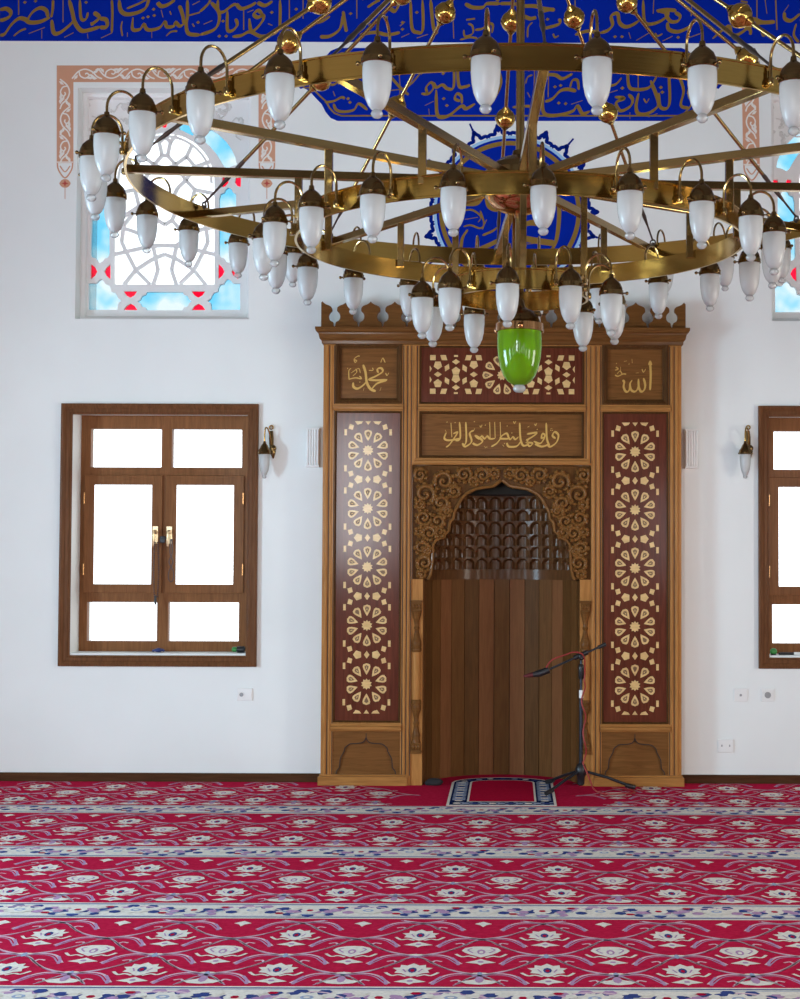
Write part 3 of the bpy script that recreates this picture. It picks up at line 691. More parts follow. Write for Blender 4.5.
def tall(cx, par, dy=0.0):
    pl = []; cs = [450.6, 509, 567.4, 625.7, 684.1]
    for cy in cs: rosette(pl, cx, cy + dy)
    mids = [(a + b_) / 2 for a, b_ in zip(cs, cs[1:])] + [cs[0] - 29.2, cs[-1] + 29.2]
    for i, my in enumerate(mids):
        my += dy; top = i == 4; bot = i == 5
        def ok(y): return (not top or y >= my - .1) and (not bot or y <= my + .1)
        if not top and not bot:
            pent(pl, cx - 9.2, my, 4.5, pi); pent(pl, cx + 9.2, my, 4.5, 0)
            pl.append(([(cx - 2.8, my), (cx, my - 3.9), (cx + 2.8, my), (cx, my + 3.9)], 0))
        else:
            s = 1 if top else -1
            for sx in (-1, 1): pl.append(([(cx + sx * 9.2 - 4.2, my), (cx + sx * 9.2 + 4.2, my), *((cx + sx * 9.2 + dx_, my + s * h_) for dx_, h_ in sorted([(sx * 1.5, 3.6), (-sx * 2.5, 2.4)], reverse=True))], 0))
            pl.append(([(cx - 2.8, my), (cx + 2.8, my), (cx, my + s * 3.9)], 0))
        for sx in (-1, 1):
            for sy in (-1, 1):
                if not ok(my + sy * 5.8): continue
                pl.append(([(cx + sx * 14.2, my + sy * 4.2), (cx + sx * 18.4, my + sy * 2.6), (cx + sx * 19.8, my + sy * 7.6), (cx + sx * 15.4, my + sy * 8.8)], 0))
                pl.append(([(cx + sx * 21.2, my + sy * 8.0), (cx + sx * 23.8, my + sy * 8.0), (cx + sx * 23.8, my + sy * 14.2), (cx + sx * 21.2, my + sy * 14.2)], 0))
    build_inlay(pl, par, .008)
tall(367.3, bl[0]); tall(635, bl[1], .4)
pl = []; cx, cy = 501.5, 374.6
rosette(pl, cx, cy, .96, 0)
T = lambda x, y: (415 + x / 4.571, 340 + y / 4.571)
def sym(poly):
    pl.append((poly, 0)); pl.append(([(2 * cx - x, y) for x, y in poly][::-1], 0))
def pen2(x, y, a):
    X, Y = T(x, y); sym([(X + 4.5 * cos(a + 2 * pi * k / 5), Y + 4.5 * sin(a + 2 * pi * k / 5)) for k in range(5)])
def rh(x, y, w, h, a=0):
    X, Y = T(x, y); sym(rot([(-w, 0), (0, -h), (w, 0), (0, h)], a, X, Y))
for x, y, a in ((100, 113, pi / 2), (265, 110, pi / 2), (183, 140, -pi / 2), (183, 175, pi / 2), (100, 197, -pi / 2), (265, 197, -pi / 2)): pen2(x, y, a)
for x, y in ((100, 155), (265, 155), (183, 97), (183, 215)): rh(x, y, 4.0, 2.8)
for x, y, a in ((142, 124, .45), (223, 127, -.45), (142, 185, -.45), (223, 184, .45)): rh(x, y, 2.7, 4.3, a)
for x, y, k in ((77, 78, 0), (127, 78, .8), (240, 78, -.8), (288, 78, 0.6), (77, 233, 0), (127, 233, -.8), (240, 233, .8), (288, 233, -.6)):
    X, Y = T(x, y); sym([(X - 2.8 - k, Y - 2.6), (X + 2.8 - k, Y - 2.6), (X + 2.8 + k, Y + 2.6), (X - 2.8 + k, Y + 2.6)])
for x, y in ((183, 70), (183, 241)):
    X, Y = T(x, y); sym([(X - 2, Y - .9), (X + 2, Y - .9), (X + 2, Y + .9), (X - 2, Y + .9)])
for y in (130, 180):
    X, Y = T(67, y); sym([(X - .9, Y - 3.4), (X + 1.2, Y), (X - .9, Y + 3.4)])
build_inlay(pl, bl[2], .008)
# gilt calligraphy
def cal(lst, dl, ox, oy, sc, par, wsc=.8):
    m = MB(); Y = YF + .0208
    for pts, w in lst: m.ribbon([P(ox + x / sc, oy + y / sc, Y) for x, y in pts], w / sc * PXM * wsc, Y, 0, radians(50), .5)
    for x, y in dl:
        r = sc * .62
        m.flat([P(ox + (x + a * r) / sc, oy + (y + b_ * r) / sc, Y) for a, b_ in ((-1, .2), (0, 1), (1, -.2), (0, -1))], Y)
    m.build('gilt_script', M['gilt'], par)
cal([([(300,210),(325,290),(340,400),(380,470),(435,492)],36), ([(558,368),(450,376),(362,368),(430,335),(508,285),(492,247),(452,258),(462,298)],30), ([(555,374),(450,410),(392,470)],34), ([(345,380),(300,430),(240,465),(197,445),(195,400)],34),
     ([(150,372),(148,275),(172,250)],16), ([(150,365),(220,350),(282,360),(260,330)],18), ([(190,330),(232,290),(220,255)],16), ([(205,155),(232,170),(215,185),(205,150),(240,120),(265,118)],16), ([(488,188),(510,140),(535,188)],16), ([(360,270),(405,270),(400,242)],14), ([(540,300),(555,325),(575,295)],14), ([(300,490),(312,458)],14), ([(478,490),(492,452)],14), ([(170,300),(250,250),(270,300)],12)], [(135,250),(265,395),(200,280)], 335, 345, 10.67, vl[0])
cal([([(500,158),(507,300),(500,452)],34), ([(435,330),(452,400),(440,452),(410,464),(388,420),(385,338)],32), ([(388,400),(370,450),(340,466),(310,445),(300,390),(322,350)],30), ([(302,400),(290,455),(260,466),(236,420),(242,370),(225,352)],30), ([(485,200),(500,160),(518,200)],18),
     ([(150,300),(180,312),(230,290),(262,292)],18), ([(158,220),(182,240),(150,252)],16), ([(205,218),(207,272)],14), ([(170,290),(200,260),(222,292)],16), ([(420,240),(435,272),(457,240)],14), ([(320,140),(322,182)],14), ([(238,165),(270,158)],14), ([(358,280),(388,278)],12)], [(165,185),(290,190)], 600, 345, 10, vl[1])
cal([([(740,150),(720,132),(735,108),(758,130),(745,175),(705,203),(688,185)],20), ([(680,50),(684,150),(700,196)],20), ([(692,190),(650,202),(608,185)],20), ([(668,140),(650,148),(655,120),(670,128),(664,155),(640,182),(600,168)],18), ([(556,122),(620,113),(590,140),(550,162)],20), ([(603,130),(560,165),(572,200),(592,180),(548,176)],18),
     ([(510,50),(515,150),(532,195),(562,190)],20), ([(516,170),(490,200),(440,202),(428,178)],20), ([(502,140),(482,156),(466,140),(450,156),(435,138)],18), ([(385,45),(388,140)],19), ([(440,150),(428,118),(400,130),(388,150),(442,152)],19), ([(388,150),(362,182),(328,202)],20), ([(350,45),(353,148)],19), ([(318,45),(321,152)],19),
     ([(352,150),(320,152),(302,135),(286,152),(266,135),(250,152),(222,130)],18), ([(224,130),(272,165),(240,192),(208,180)],20), ([(218,98),(190,116),(202,170),(162,202),(143,180)],20), ([(165,45),(168,165),(150,195)],19), ([(125,45),(129,150),(98,162)],19), ([(70,50),(76,142)],19), ([(85,120),(112,110),(95,142),(60,190),(38,206)],20), ([(129,150),(60,162),(28,150),(40,112)],19),
     ([(255,68),(262,78),(270,62)],9), ([(470,40),(477,54),(486,38)],9), ([(606,56),(612,68),(620,52)],9), ([(400,190),(410,202)],9), ([(285,200),(292,212)],9), ([(34,95),(40,110)],9), ([(705,90),(720,84)],9), ([(560,80),(575,70)],9)],
    [(45,45),(97,48),(220,42),(290,65),(430,70),(565,75),(622,92),(710,98),(720,98),(220,90),(460,115),(300,205),(412,182)], 440, 415, 6.4, vl[2], .72)
# lower panels: board with an ogee cut line
def lower(r, cpx):
    W = lambda x, y: (mx(501.5) + (cpx + x - 501.5) * PXM, EYE_Z(y))
    hh = [(29.5, 775), (29.2, 770.5), (26.5, 767), (26, 762), (25.3, 757.5), (21.8, 751), (21, 747.5), (16, 743.6), (9, 743), (4, 742.2), (1.2, 740), (0, 737)]
    pts = [W(x, y) for x, y in hh] + [W(-x, y) for x, y in hh[-2::-1]]
    MB().box(r[0], r[1], YF + .018, YF + .03, r[2], r[3]).build('lower_panel', M['panel'], mih)
    m = MB().plate([(r[0], r[3]), (r[0], r[2])] + pts[::-1] + [(r[1], r[2]), (r[1], r[3])], [], YF + .006, YF + .018)
    fo = m.build('lower_panel_fretwork', M['panel'], mih, bevel=.0015, recalc=True)
    g = MB(); g.ribbon(pts, .006, YF + .0055, 0, 0, 1, 3, False)
    g.ribbon([W(0, 733), W(0, 737)], .005, YF + .0055, 0, 0, 1, 1, False)
    g.build('cut_line', M['groove'], fo)
lower(low_l, 367.3); lower(low_r, 635)
# plinth
for a, b_ in ((319.5, 408.5), (594, 684)):
    m = MB(); m.box(mx(a), mx(b_), YF - .018, YF + .01, 0, mz(777)); m.box(mx(a + 1.5), mx(b_ - 1.5), YF - .010, YF + .01, mz(777), mz(774.8))
    m.build('plinth', M['oak_h'], mih, bevel=.003)
# cornice
pr = [(0, 345), (.010, 344.4), (.012, 341.5), (.024, 339.5), (.030, 335), (.031, 333.6), (.044, 332.6), (.050, 330.6), (.050, 328.2), (.0, 328.2)]
m = MB(); n = len(pr)
for o_, py in pr: m.v.append((x0 - o_, YW, mz(py)))
for o_, py in pr: m.v.append((x0 - o_, YF - o_, mz(py)))
for o_, py in pr: m.v.append((x1 + o_, YF - o_, mz(py)))
for o_, py in pr: m.v.append((x1 + o_, YW, mz(py)))
for s_ in range(3):
    for j in range(n):
        j2 = (j + 1) % n
        m.f.append((s_ * n + j, (s_ + 1) * n + j, (s_ + 1) * n + j2, s_ * n + j2)); m.m.append(0)
m.add([(x0, YF, mz(328.4)), (x1, YF, mz(328.4)), (x1, YW, mz(328.4)), (x0, YW, mz(328.4))], [(0, 1, 2, 3)])
m.build('cornice', M['oak_m'], mih, recalc=True)
# cresting of trefoil lobes
prof = smooth([(-12.1, 328), (-11.2, 325.6), (-10.6, 322.8), (-8, 321.4), (-6.6, 319), (-6.5, 316), (-7.6, 313.8), (-9.4, 312)], 3) + smooth([(-9.6, 311.2), (-9.2, 308.4), (-7.2, 306.6), (-4, 305.4), (-1.6, 304), (0, 302.2)], 3)
prof = prof + [(-x, y) for x, y in prof[-2::-1]]
top = []
cxs = [320.8 + 24.2 * k for k in range(16)]
for c_ in cxs:
    for dx, y in prof:
        if 319.5 <= c_ + dx <= 685.5: top.append((c_ + dx, y))
tp = [(319.5, 331), (685.5, 331), (685.5, 303.5)] + top[::-1] + [(319.5, 303)]
cl = []
for p_ in tp:
    w_ = (mx(501.5) + (p_[0] - 501.5) * PXM, mz(328.2) + (328.2 - p_[1]) * PXM * 1.02)
    if not cl or abs(cl[-1][0] - w_[0]) + abs(cl[-1][1] - w_[1]) > 1e-4: cl.append(w_)
MB().plate(cl, [], YF - .005, YF + .022).build('trefoil_cresting', M['oak_m'], mih, bevel=.002, recalc=True)
# carved spandrel board over the arch
ahalf = [(71.8, 579.5), (69.5, 575), (68, 565), (67.4, 553), (67, 545.4), (64.2, 540.6), (60, 538.4), (56, 537.4), (54.6, 533.6), (51.4, 531), (50.8, 524), (49.6, 521.4), (46.8, 518.8), (46, 512), (45, 510), (41.8, 504.5), (39, 500.4), (34.1, 495), (29, 492.2), (24.4, 490), (16, 488.6), (10.5, 488), (6.4, 486.8), (3, 484.2), (0, 481.6)]
V = lambda x, y: (mx(501.5) + (x) * PXM, EYE_Z(y))
arch = [V(-x, y) for x, y in ahalf] + [V(x, y) for x, y in ahalf[-2::-1]]
spo = [V(-89.5, 465.5), V(-89.5, 579.5)] + arch + [V(89.5, 579.5), V(89.5, 465.5)]
sp = MB().plate(spo, [], YF + .024, YF + .05).build('carved_spandrel', M['carve_bg'], mih, bevel=.003, recalc=True)
m = MB(); rnd = random.Random(11)
m2 = [V(-x + (1.2 if x > 60 else 1.0), y - 1.5) for x, y in ahalf]
def tube2(pts, r): m.tube([(p[0], YF + .018, p[1]) for p in pts], r, 7)
for sx in (-1, 1):
    S = lambda x, y: V(sx * x, y)
    tube2([S(x + 1.6, y - 1.4 if x < 40 else y) for x, y in ahalf[:-1]] + [S(.6, 480)], .010)
    sp_ = [(77, 494, 9.5, 2.2, 1), (58, 481, 9, .5, -1), (38, 474.5, 6.8, 2.8, 1), (19, 475, 6.5, .2, -1), (8, 473, 4.5, 2.0, 1), (61, 503, 7.5, 1.0, 1), (78, 518, 7, 2.5, -1), (64, 521, 6.5, 0.4, 1), (72, 533, 6.5, 1.4, -1), (80, 548, 6, 2.2, 1), (77, 563, 7, .9, -1), (82, 475, 6, 4, 1), (48, 491, 5.5, 1.2, 1), (56, 511, 5, 2, -1), (80, 574, 3.6, 1, 1), (62, 532, 4.5, 3, -1), (73, 551, 4, 3, 1), (82, 505, 4, 3, 1), (82, 532, 4, 3, 1), (28, 481, 4, 2, -1)]
    for cx_, cy_, R, a0, dr in sp_:
        pts = []; rs = []
        for k in range(22):
            t = k / 21; a = a0 + dr * t * 2 * pi * 1.35; r = R * (1 - t) ** .75 + .6
            pts.append((cx_ + r * cos(a), cy_ + r * sin(a))); rs.append((.0105 - .0045 * t) * (.6 + R / 20))
        w_ = [S(*p) for p in pts]
        m.tube([(p[0], YF + .019 - .016 * (k / 21), p[1]) for k, p in enumerate(w_)], [r_ * 1.45 for r_ in rs], 8)
        c = S(cx_, cy_); m.sphere((c[0], YF + .004, c[1]), .0095 * (.5 + R / 14), 10, 7)
        for k in range(int(4 + R * .6)):                       # acanthus lobes around the scroll
            a = a0 + k * 2 * pi / int(4 + R * .6) + .4; rr = R * 1.12
            px_, py_ = cx_ + rr * cos(a), cy_ + rr * sin(a)
            if abs(px_) > 87 or py_ < 468 or py_ > 577: continue
            if any(False for _ in ()): continue
            # keep inside the board
            lim = 0
            for (xa, ya), (xb, yb) in zip(ahalf, ahalf[1:]):
                if min(ya, yb) <= py_ <= max(ya, yb): lim = max(lim, xa, xb)
            if px_ < lim + 2.4 and py_ > 481: continue
            c = S(px_, py_)
            ang = a + dr * 1.0
            pts3 = [(px_ - 2.6 * cos(ang), py_ - 2.6 * sin(ang)), (px_, py_), (px_ + 1.8 * cos(ang + .5 * dr), py_ + 1.8 * sin(ang + .5 * dr)), (px_ + 3.0 * cos(ang + 1.0 * dr), py_ + 3.0 * sin(ang + 1.0 * dr))]
            q3 = [S(*p) for p in pts3]
            m.tube([(p[0], YF + .020 - .009 * (j > 0), p[1]) for j, p in enumerate(q3)], [.004, .0135, .011, .003], 7)
m.build('acanthus_scrolls', M['carve'], sp, smooth_angle=50)
# niche lining: curved wall of planks
A, B = mx(578.5) - mx(501.5) + .004, .46
yn = YF + .03
E = lambda a, s=1.0: (NX - A * s * cos(a), yn + B * s * sin(a))
zb0 = EYE + (P(501, 579.5, 10.0)[1] - EYE); zb1 = P(501, 569.5, 9.98)[1]
m = MB(); npl = 15; tint = [0, 2, 0, 1, 0, 2, 1, 0, 1, 2, 0, 1, 2, 0, 2]
for k in range(npl):
    a0, a1 = pi * k / npl, pi * (k + 1) / npl
    g = .004
    (xa, ya), (xb, yb) = E(a0 + g), E(a1 - g); (xc, yc), (xd, yd) = E(a0 + g, 1.06), E(a1 - g, 1.06)
    m.add([(xa, ya, 0), (xb, yb, 0), (xb, yb, zb0 + .02), (xa, ya, zb0 + .02), (xc, yc, 0), (xd, yd, 0), (xd, yd, zb0 + .02), (xc, yc, zb0 + .02)],
          [(0, 1, 2, 3), (0, 3, 7, 4), (1, 5, 6, 2), (3, 2, 6, 7)], tint[k])
m.build('niche_planks', [M['p1'], M['p2'], M['p3']], mih)
m = MB(); ns = 40
for k in range(ns):
    (xa, ya), (xb, yb) = E(pi * k / ns, 1.05), E(pi * (k + 1) / ns, 1.05)
    m.add([(xa, ya, 0), (xb, yb, 0), (xb, yb, 2.0), (xa, ya, 2.0)], [(0, 1, 2, 3)])
m.build('niche_backing', M['groove'], mih)
m = MB()
for k in range(ns):
    for s_a, s_b, z_a, z_b in ((.965, .965, zb0, zb1), (.965, 1.04, zb0, zb0), (.965, 1.04, zb1, zb1)):
        a0, a1 = pi * k / ns, pi * (k + 1) / ns
        (xa, ya), (xb, yb), (xc, yc), (xd, yd) = E(a0, s_a), E(a1, s_a), E(a1, s_b), E(a0, s_b)
        m.add([(xa, ya, z_a), (xb, yb, z_a), (xc, yc, z_b), (xd, yd, z_b)], [(0, 1, 2, 3)])
m.build('niche_band', M['muq'], mih, smooth_angle=30, recalc=2)
# tiers of arched cells in the half dome
edges = [569.5, 557.6, 545.6, 534, 520.8, 509, 496.2]
scl = [.935, .89, .835, .775, .71, .64]
zs = [P(501, y, 9.95)[1] for y in edges]
for i in range(6):
    s_, z0_, z1_ = scl[i], zs[i], zs[i + 1]
    nc = max(8, round(17 * s_)); sub, nz = 12, 12
    m = MB(); n1 = nc * sub; sh = .5 if i % 2 else 0
    for j in range(nz + 1):
        v = j / nz
        for k in range(n1 + 1):
            u = (k / sub + sh) % 1.0; w_ = abs(u - .5) / .445
            dep = 0
            hgt = .10 + .80 * sqrt(max(0, 1 - w_ * w_ * .85)) if w_ < 1 else 0
            if w_ < 1 and v < hgt:
                e = min((1 - w_) / .22, (hgt - v) / .10, 1); dep = .034 * e * (1 - .45 * w_ * w_)
            a = pi * k / n1
            X, Y = E(a, s_); nx_, ny_ = -cos(a) * B, sin(a) * A; L = sqrt(nx_ * nx_ + ny_ * ny_)
            m.v.append((X + nx_ / L * dep, Y + ny_ / L * dep, z0_ + (z1_ - z0_) * v))
    for j in range(nz):
        for k in range(n1):
            o_ = j * (n1 + 1) + k
            m.f.append((o_, o_ + 1, o_ + n1 + 2, o_ + n1 + 1)); m.m.append(0)
    nxt = scl[i + 1] if i < 5 else .05
    prv = scl[i - 1] if i else .97
    for k in range(ns):     # ledge above
        a0, a1 = pi * k / ns, pi * (k + 1) / ns
        (xa, ya), (xb, yb), (xc, yc), (xd, yd) = E(a0, s_), E(a1, s_), E(a1, nxt), E(a0, nxt)
        m.add([(xa, ya, z1_), (xb, yb, z1_), (xc, yc, z1_), (xd, yd, z1_)], [(0, 1, 2, 3)], int(i == 5))  # topmost ledge takes the near-black shade colour
    m.build('arched_cell_tier', [M['muq'], M['groove']], mih, smooth_angle=28)
# dark hood above the last tier, coloured near-black for the shade behind the arch point
MB().box(mx(450), mx(553), YF + .05, YF + .40, zs[6] + .15, zs[6] + .17).box(mx(440), mx(563), YF + .20, YF + .22, zs[6] - .001, zs[6] + .16).build('shade_hood', M['groove'], mih)
# engaged colonnettes
for cpx in (417, 585.5):
    xc = mx(cpx); t = .036
    m = MB().box(mx(cpx - 5.4), mx(cpx + 6), YF + .01, YF + .05, 0, mz(579.5)); m.build('jamb', M['oak'], mih)
    zz = lambda p: EYE_Z(p)
    col = MB().lathe([(.027, zz(700)), (.030, zz(676)), (.027, zz(652))], 16, (xc, YF + .008, 0))
    co = col.build('colonnette', M['oak'], mih, smooth_angle=40)
    cap = MB().box(xc - t, xc + t, YF - .018, YF + .03, zz(602.5), zz(600.5))
    cap.box(xc - t * .85, xc + t * .85, YF - .012, YF + .03, zz(611), zz(602.5))
    for dx in (-.018, 0, .018): cap.sphere((xc + dx, YF - .012, zz(606.5)), .011, 8, 6, 0, (1, .7, 1.6))
    cap.lathe([(r_, zz(p_)) for r_, p_ in ((.028, 652), (.033, 650.5), (.033, 648.5), (.029, 647.5), (.032, 645.5), (.031, 642), (.022, 637), (.014, 632), (.014, 629.5), (.019, 628), (.014, 626), (.018, 621), (.027, 615.5), (.033, 611))], 16, (xc, YF + .008, 0))
    cap.build('capital', M['oak_m'], co, smooth_angle=40)
    ba = MB().box(xc - t, xc + t, YF - .018, YF + .03, zz(752.5), zz(750))
    ba.box(xc - t * .85, xc + t * .85, YF - .012, YF + .03, zz(750), zz(742))
    for dx in (-.018, 0, .018): ba.sphere((xc + dx, YF - .012, zz(746)), .011, 8, 6, 0, (1, .7, 1.6))
    ba.lathe([(r_, zz(p_)) for r_, p_ in ((.030, 742), (.024, 738), (.028, 735), (.018, 730), (.014, 725), (.020, 722.5), (.014, 720), (.02, 714), (.031, 709), (.033, 706), (.029, 704), (.033, 702.5), (.033, 700.5), (.027, 699))], 16, (xc, YF + .008, 0))
    ba.build('column_base', M['oak_m'], co, smooth_angle=40)
# ================================================================ CHANDELIER
HX, HY = .033, 6.2
Hz = lambda H: EYE + H
R1, R2, R3 = (1.595, 1.531), (.925, 1.303), (.282, 1.0788)
ch = thing('chandelier', 'large three-tiered brass ring chandelier with many frosted glass lamps and one green lamp', 'chandelier', (HX, HY, Hz(.653)))
W = lambda r, th, H: (HX + r * sin(th), HY - r * cos(th), Hz(H))       # th from the camera side, clockwise seen from above
bh = .0425
for R, H in (R1, R2, R3):
    t = .007
    m = MB().lathe([(R, -bh), (R + .003, -bh), (R + .003, -bh + .006), (R, -bh + .008), (R, bh - .008), (R + .003, bh - .006), (R + .003, bh), (R - t, bh), (R - t, -bh)], 128 if R > .5 else 72, (HX, HY, Hz(H)), 0, True)
    m.build('brass_ring', M['brass'], ch, smooth_angle=30, recalc=True)
# central pole, hub, bowl
MB().lathe([(.018, Hz(1.02)), (.018, ZC - .05)], 20, (HX, HY, 0)).build('pole', M['brass_s'], ch, smooth_angle=40)
MB().lathe([(.018, ZC - .12), (.03, ZC - .10), (.13, ZC - .03), (.14, ZC)], 28, (HX, HY, 0)).build('ceiling_canopy', M['brass'], ch, smooth_angle=40)
MB().lathe([(.0, Hz(1.665)), (.03, Hz(1.662)), (.036, Hz(1.64)), (.085, Hz(1.625)), (.12, Hz(1.60)), (.128, Hz(1.575)), (.15, Hz(1.57)), (.15, Hz(1.545)), (.0, Hz(1.545))][::-1], 32, (HX, HY, 0)).build('hub', M['brass_d'], ch, smooth_angle=35)
MB().lathe([(.15, Hz(1.545)), (.15, Hz(1.50)), (.145, Hz(1.47)), (.12, Hz(1.435)), (.085, Hz(1.412)), (.05, Hz(1.402)), (.022, Hz(1.398)), (.022, Hz(1.38))][::-1], 32, (HX, HY, 0)).build('hub_bowl', M['copper'], ch, smooth_angle=40)
# spokes, hangers, suspension rods with balls
spokes = [4 + 30 * k for k in range(12)]
offs = {0: -1.5, 1: -2.0, 2: -1.5, 3: -.5, 4: -1, 5: 0, 6: 0, 7: 3, 8: 3, 9: 3, 10: 3, 11: 3}
APX = 2.82
for k, d in enumerate(spokes):
    th = radians(d + offs[k])
    sp = MB().tube([W(.13, th, 1.531), W(R1[0] - .004, th, 1.531)], .0165 * 1.41, 4).build('spoke', M['brass_s'], ch, bevel=.002)
    MB().tube([W(R2[0] - .012, th, 1.531 - .015), W(R2[0] - .012, th, R2[1] + .01)], .0150 * 1.41, 4).build('hanger_bar', M['brass_s'], ch, bevel=.002)
    if k % 3 == 0 or k in (3, 9):
        MB().tube([W(R3[0] - .014, th, 1.531 - .015), W(R3[0] - .014, th, R3[1] + .01)], .0135 * 1.41, 4).build('hanger_bar', M['brass_s'], ch, bevel=.002)
    a, b_ = Vector(W(.05, th, APX)), Vector(W(R1[0] - .03, th, 1.531 + .05))
    rod = MB().tube([a, a.lerp(b_, .86)], .0085, 8).build('suspension_rod', M['brass_s'], ch, smooth_angle=50)
    for t_ in (.335, .60):
        c = a.lerp(b_, t_); ball = MB().sphere((0, 0, 0), .048, 20, 12)
        ball.lathe([(.050, -.004), (.050, .004), (.044, .006), (.044, -.006)], 20, (0, 0, 0), 0, True)
        dv = (b_ - a).normalized(); rotm = Vector((0, 0, 1)).rotation_difference(dv).to_matrix().to_4x4()
        ball.lathe([(.0085, -.066), (.016, -.056), (.022, -.046)], 12).lathe([(.022, .046), (.016, .056), (.0085, .066)], 12)
        ball.xf(Matrix.Translation(c) @ rotm)
        ball.build('brass_ball', M['brass'], rod, smooth_angle=50)
    tb = MB()
    p1, p2, p3, p4 = a.lerp(b_, .855), a.lerp(b_, .90), a.lerp(b_, .95), a.lerp(b_, 1.0)
    tb.tube([p1, p1.lerp(p2, .3), p2, p2.lerp(p3, .4), p3], [.007, .0105, .008, .0105, .005], 8)
    tb.tube([p3, p4], .005, 6)
    # eye bolt on the ring
    e = Vector(W(R1[0] - .03, th, 1.531 + .04))
    tb.tube([e + Vector((.014 * cos(x_) * cos(th), .014 * cos(x_) * sin(th), .014 * sin(x_))) for x_ in [2 * pi * j / 10 for j in range(11)]], .004, 6)
    tb.tube([e, Vector(W(R1[0] - .03, th, 1.531 + .02))], .005, 6)
    tb.build('turnbuckle', M['steel'], rod, smooth_angle=50)
for dv in (0,):
    MB().lathe([(.018, Hz(APX - .06)), (.055, Hz(APX - .05)), (.06, Hz(APX)), (.055, Hz(APX + .05)), (.018, Hz(APX + .06))], 20, (HX, HY, 0)).build('rod_collar', M['brass'], ch, smooth_angle=40)

# one lamp, then copies: origin on the ring face, +x outwards, z=0 at the ring's middle
LO = .125
def lamp_meshes():
    cap = MB().lathe([(.0, .028), (.009, .027), (.011, .012), (.022, .004), (.036, -.010), (.044, -.028), (.0465, -.040), (.049, -.041), (.050, -.058), (.047, -.060), (.044, -.058), (.042, -.04), (.0, -.03)][::-1], 24, (LO, 0, 0))
    for k in range(3):
        a = 2 * pi * k / 3 + .5
        cap.tube([(LO + .048 * cos(a), .048 * sin(a), -.050), (LO + .066 * cos(a), .066 * sin(a), -.050)], .0035, 6)
        cap.sphere((LO + .064 * cos(a), .064 * sin(a), -.050), .0075, 8, 6)
    arm = MB()
    pts = [(.012, 0, -.022), (.013, 0, .02)] + [(.013 + (LO - .013) / 2 * (1 - cos(x_)), 0, .045 + .066 * sin(x_)) for x_ in [pi * j / 14 for j in range(15)]] + [(LO, 0, .02)]
    arm.tube(pts, .0052, 8)
    arm.box(.0, .010, -.011, .011, -.034, .012); arm.lathe([(.009, -.036), (.012, -.030), (.012, -.016), (.009, -.010)], 10, (.013, 0, 0))
    gl = MB().lathe([(.043, -.052), (.0455, -.07), (.0455, -.10), (.0425, -.135), (.036, -.165), (.027, -.186), (.018, -.197), (.0135, -.200)][::-1], 24, (LO, 0, 0))
    gl.f.pop()  # open rim
    kn = MB().lathe([(.0, -.2255), (.009, -.2245), (.0165, -.218), (.019, -.211), (.016, -.204), (.0125, -.200), (.0, -.199)], 18, (LO, 0, 0))
    return cap, arm, gl, kn
cap, arm, gl, kn = lamp_meshes()
c0 = cap.build('lamp', M['brass_d'], ch, smooth_angle=40, local=True)
a0 = arm.build('curved_arm', M['brass_s'], c0, smooth_angle=40, local=True)
g0 = gl.build('frosted_shade', M['frost'], c0, smooth_angle=60, local=True)
k0 = kn.build('glass_knob', M['clearknob'], c0, smooth_angle=60, local=True)
lamps = [(R1, -3.8 + 11.25 * k) for k in range(32)] + [(R2, 4.1 + 360 / 21 * k) for k in range(21)] + [(R3, -7 + 36 * k) for k in range(10)]
first = True
for (R, H), d in lamps:
    th = radians(d)
    if first: l = c0; first = False
    else:
        l = c0.copy(); COL.objects.link(l)
        for s_ in (a0, g0, k0):
            s2 = s_.copy(); COL.objects.link(s2); s2.parent = l
    w = W(R, th, H)
    l.location = Vector(w) - ch.location + Vector((0, 0, .010)); l.rotation_euler = (0, 0, math.atan2(-cos(th), sin(th)))
# green lamp at the foot of the pole
gm = MB().lathe([(.018, Hz(1.04)), (.022, Hz(1.012)), (.034, Hz(1.0)), (.058, Hz(.99)), (.076, Hz(.972)), (.086, Hz(.95)), (.089, Hz(.936)), (.0, Hz(.94))], 32, (HX, HY, 0))
fl = MB().lathe([(.088, Hz(.940)), (.098, Hz(.938)), (.0995, Hz(.906)), (.094, Hz(.904)), (.090, Hz(.93))], 32, (HX, HY, 0), 0, True)
for k in range(3):
    a = 2 * pi * k / 3 + .55
    fl.sphere((HX + .107 * cos(a), HY + .107 * sin(a), Hz(.918)), .012, 10, 8)
gl_ = gm.build('green_lamp', M['brass_d'], ch, smooth_angle=40)
fl.build('flange', M['copper'], gl_, smooth_angle=40)
pr = [(.0905, Hz(.918)), (.0925, Hz(.88)), (.0925, Hz(.84)), (.089, Hz(.80)), (.080, Hz(.755)), (.066, Hz(.72)), (.048, Hz(.697)), (.03, Hz(.687)), (.022, Hz(.683))]
gg = MB().lathe(pr[::-1], 36, (HX, HY, 0)); gg.f.pop()
gg.build('green_shade', M['greenglass'], gl_, smooth_angle=60)
MB().lathe([(0, Hz(.652)), (.014, Hz(.653)), (.024, Hz(.660)), (.027, Hz(.670)), (.022, Hz(.680)), (.019, Hz(.684)), (.022, Hz(.69)), (0, Hz(.69))], 20, (HX, HY, 0)).build('glass_knob', M['clearknob'], gl_, smooth_angle=60)

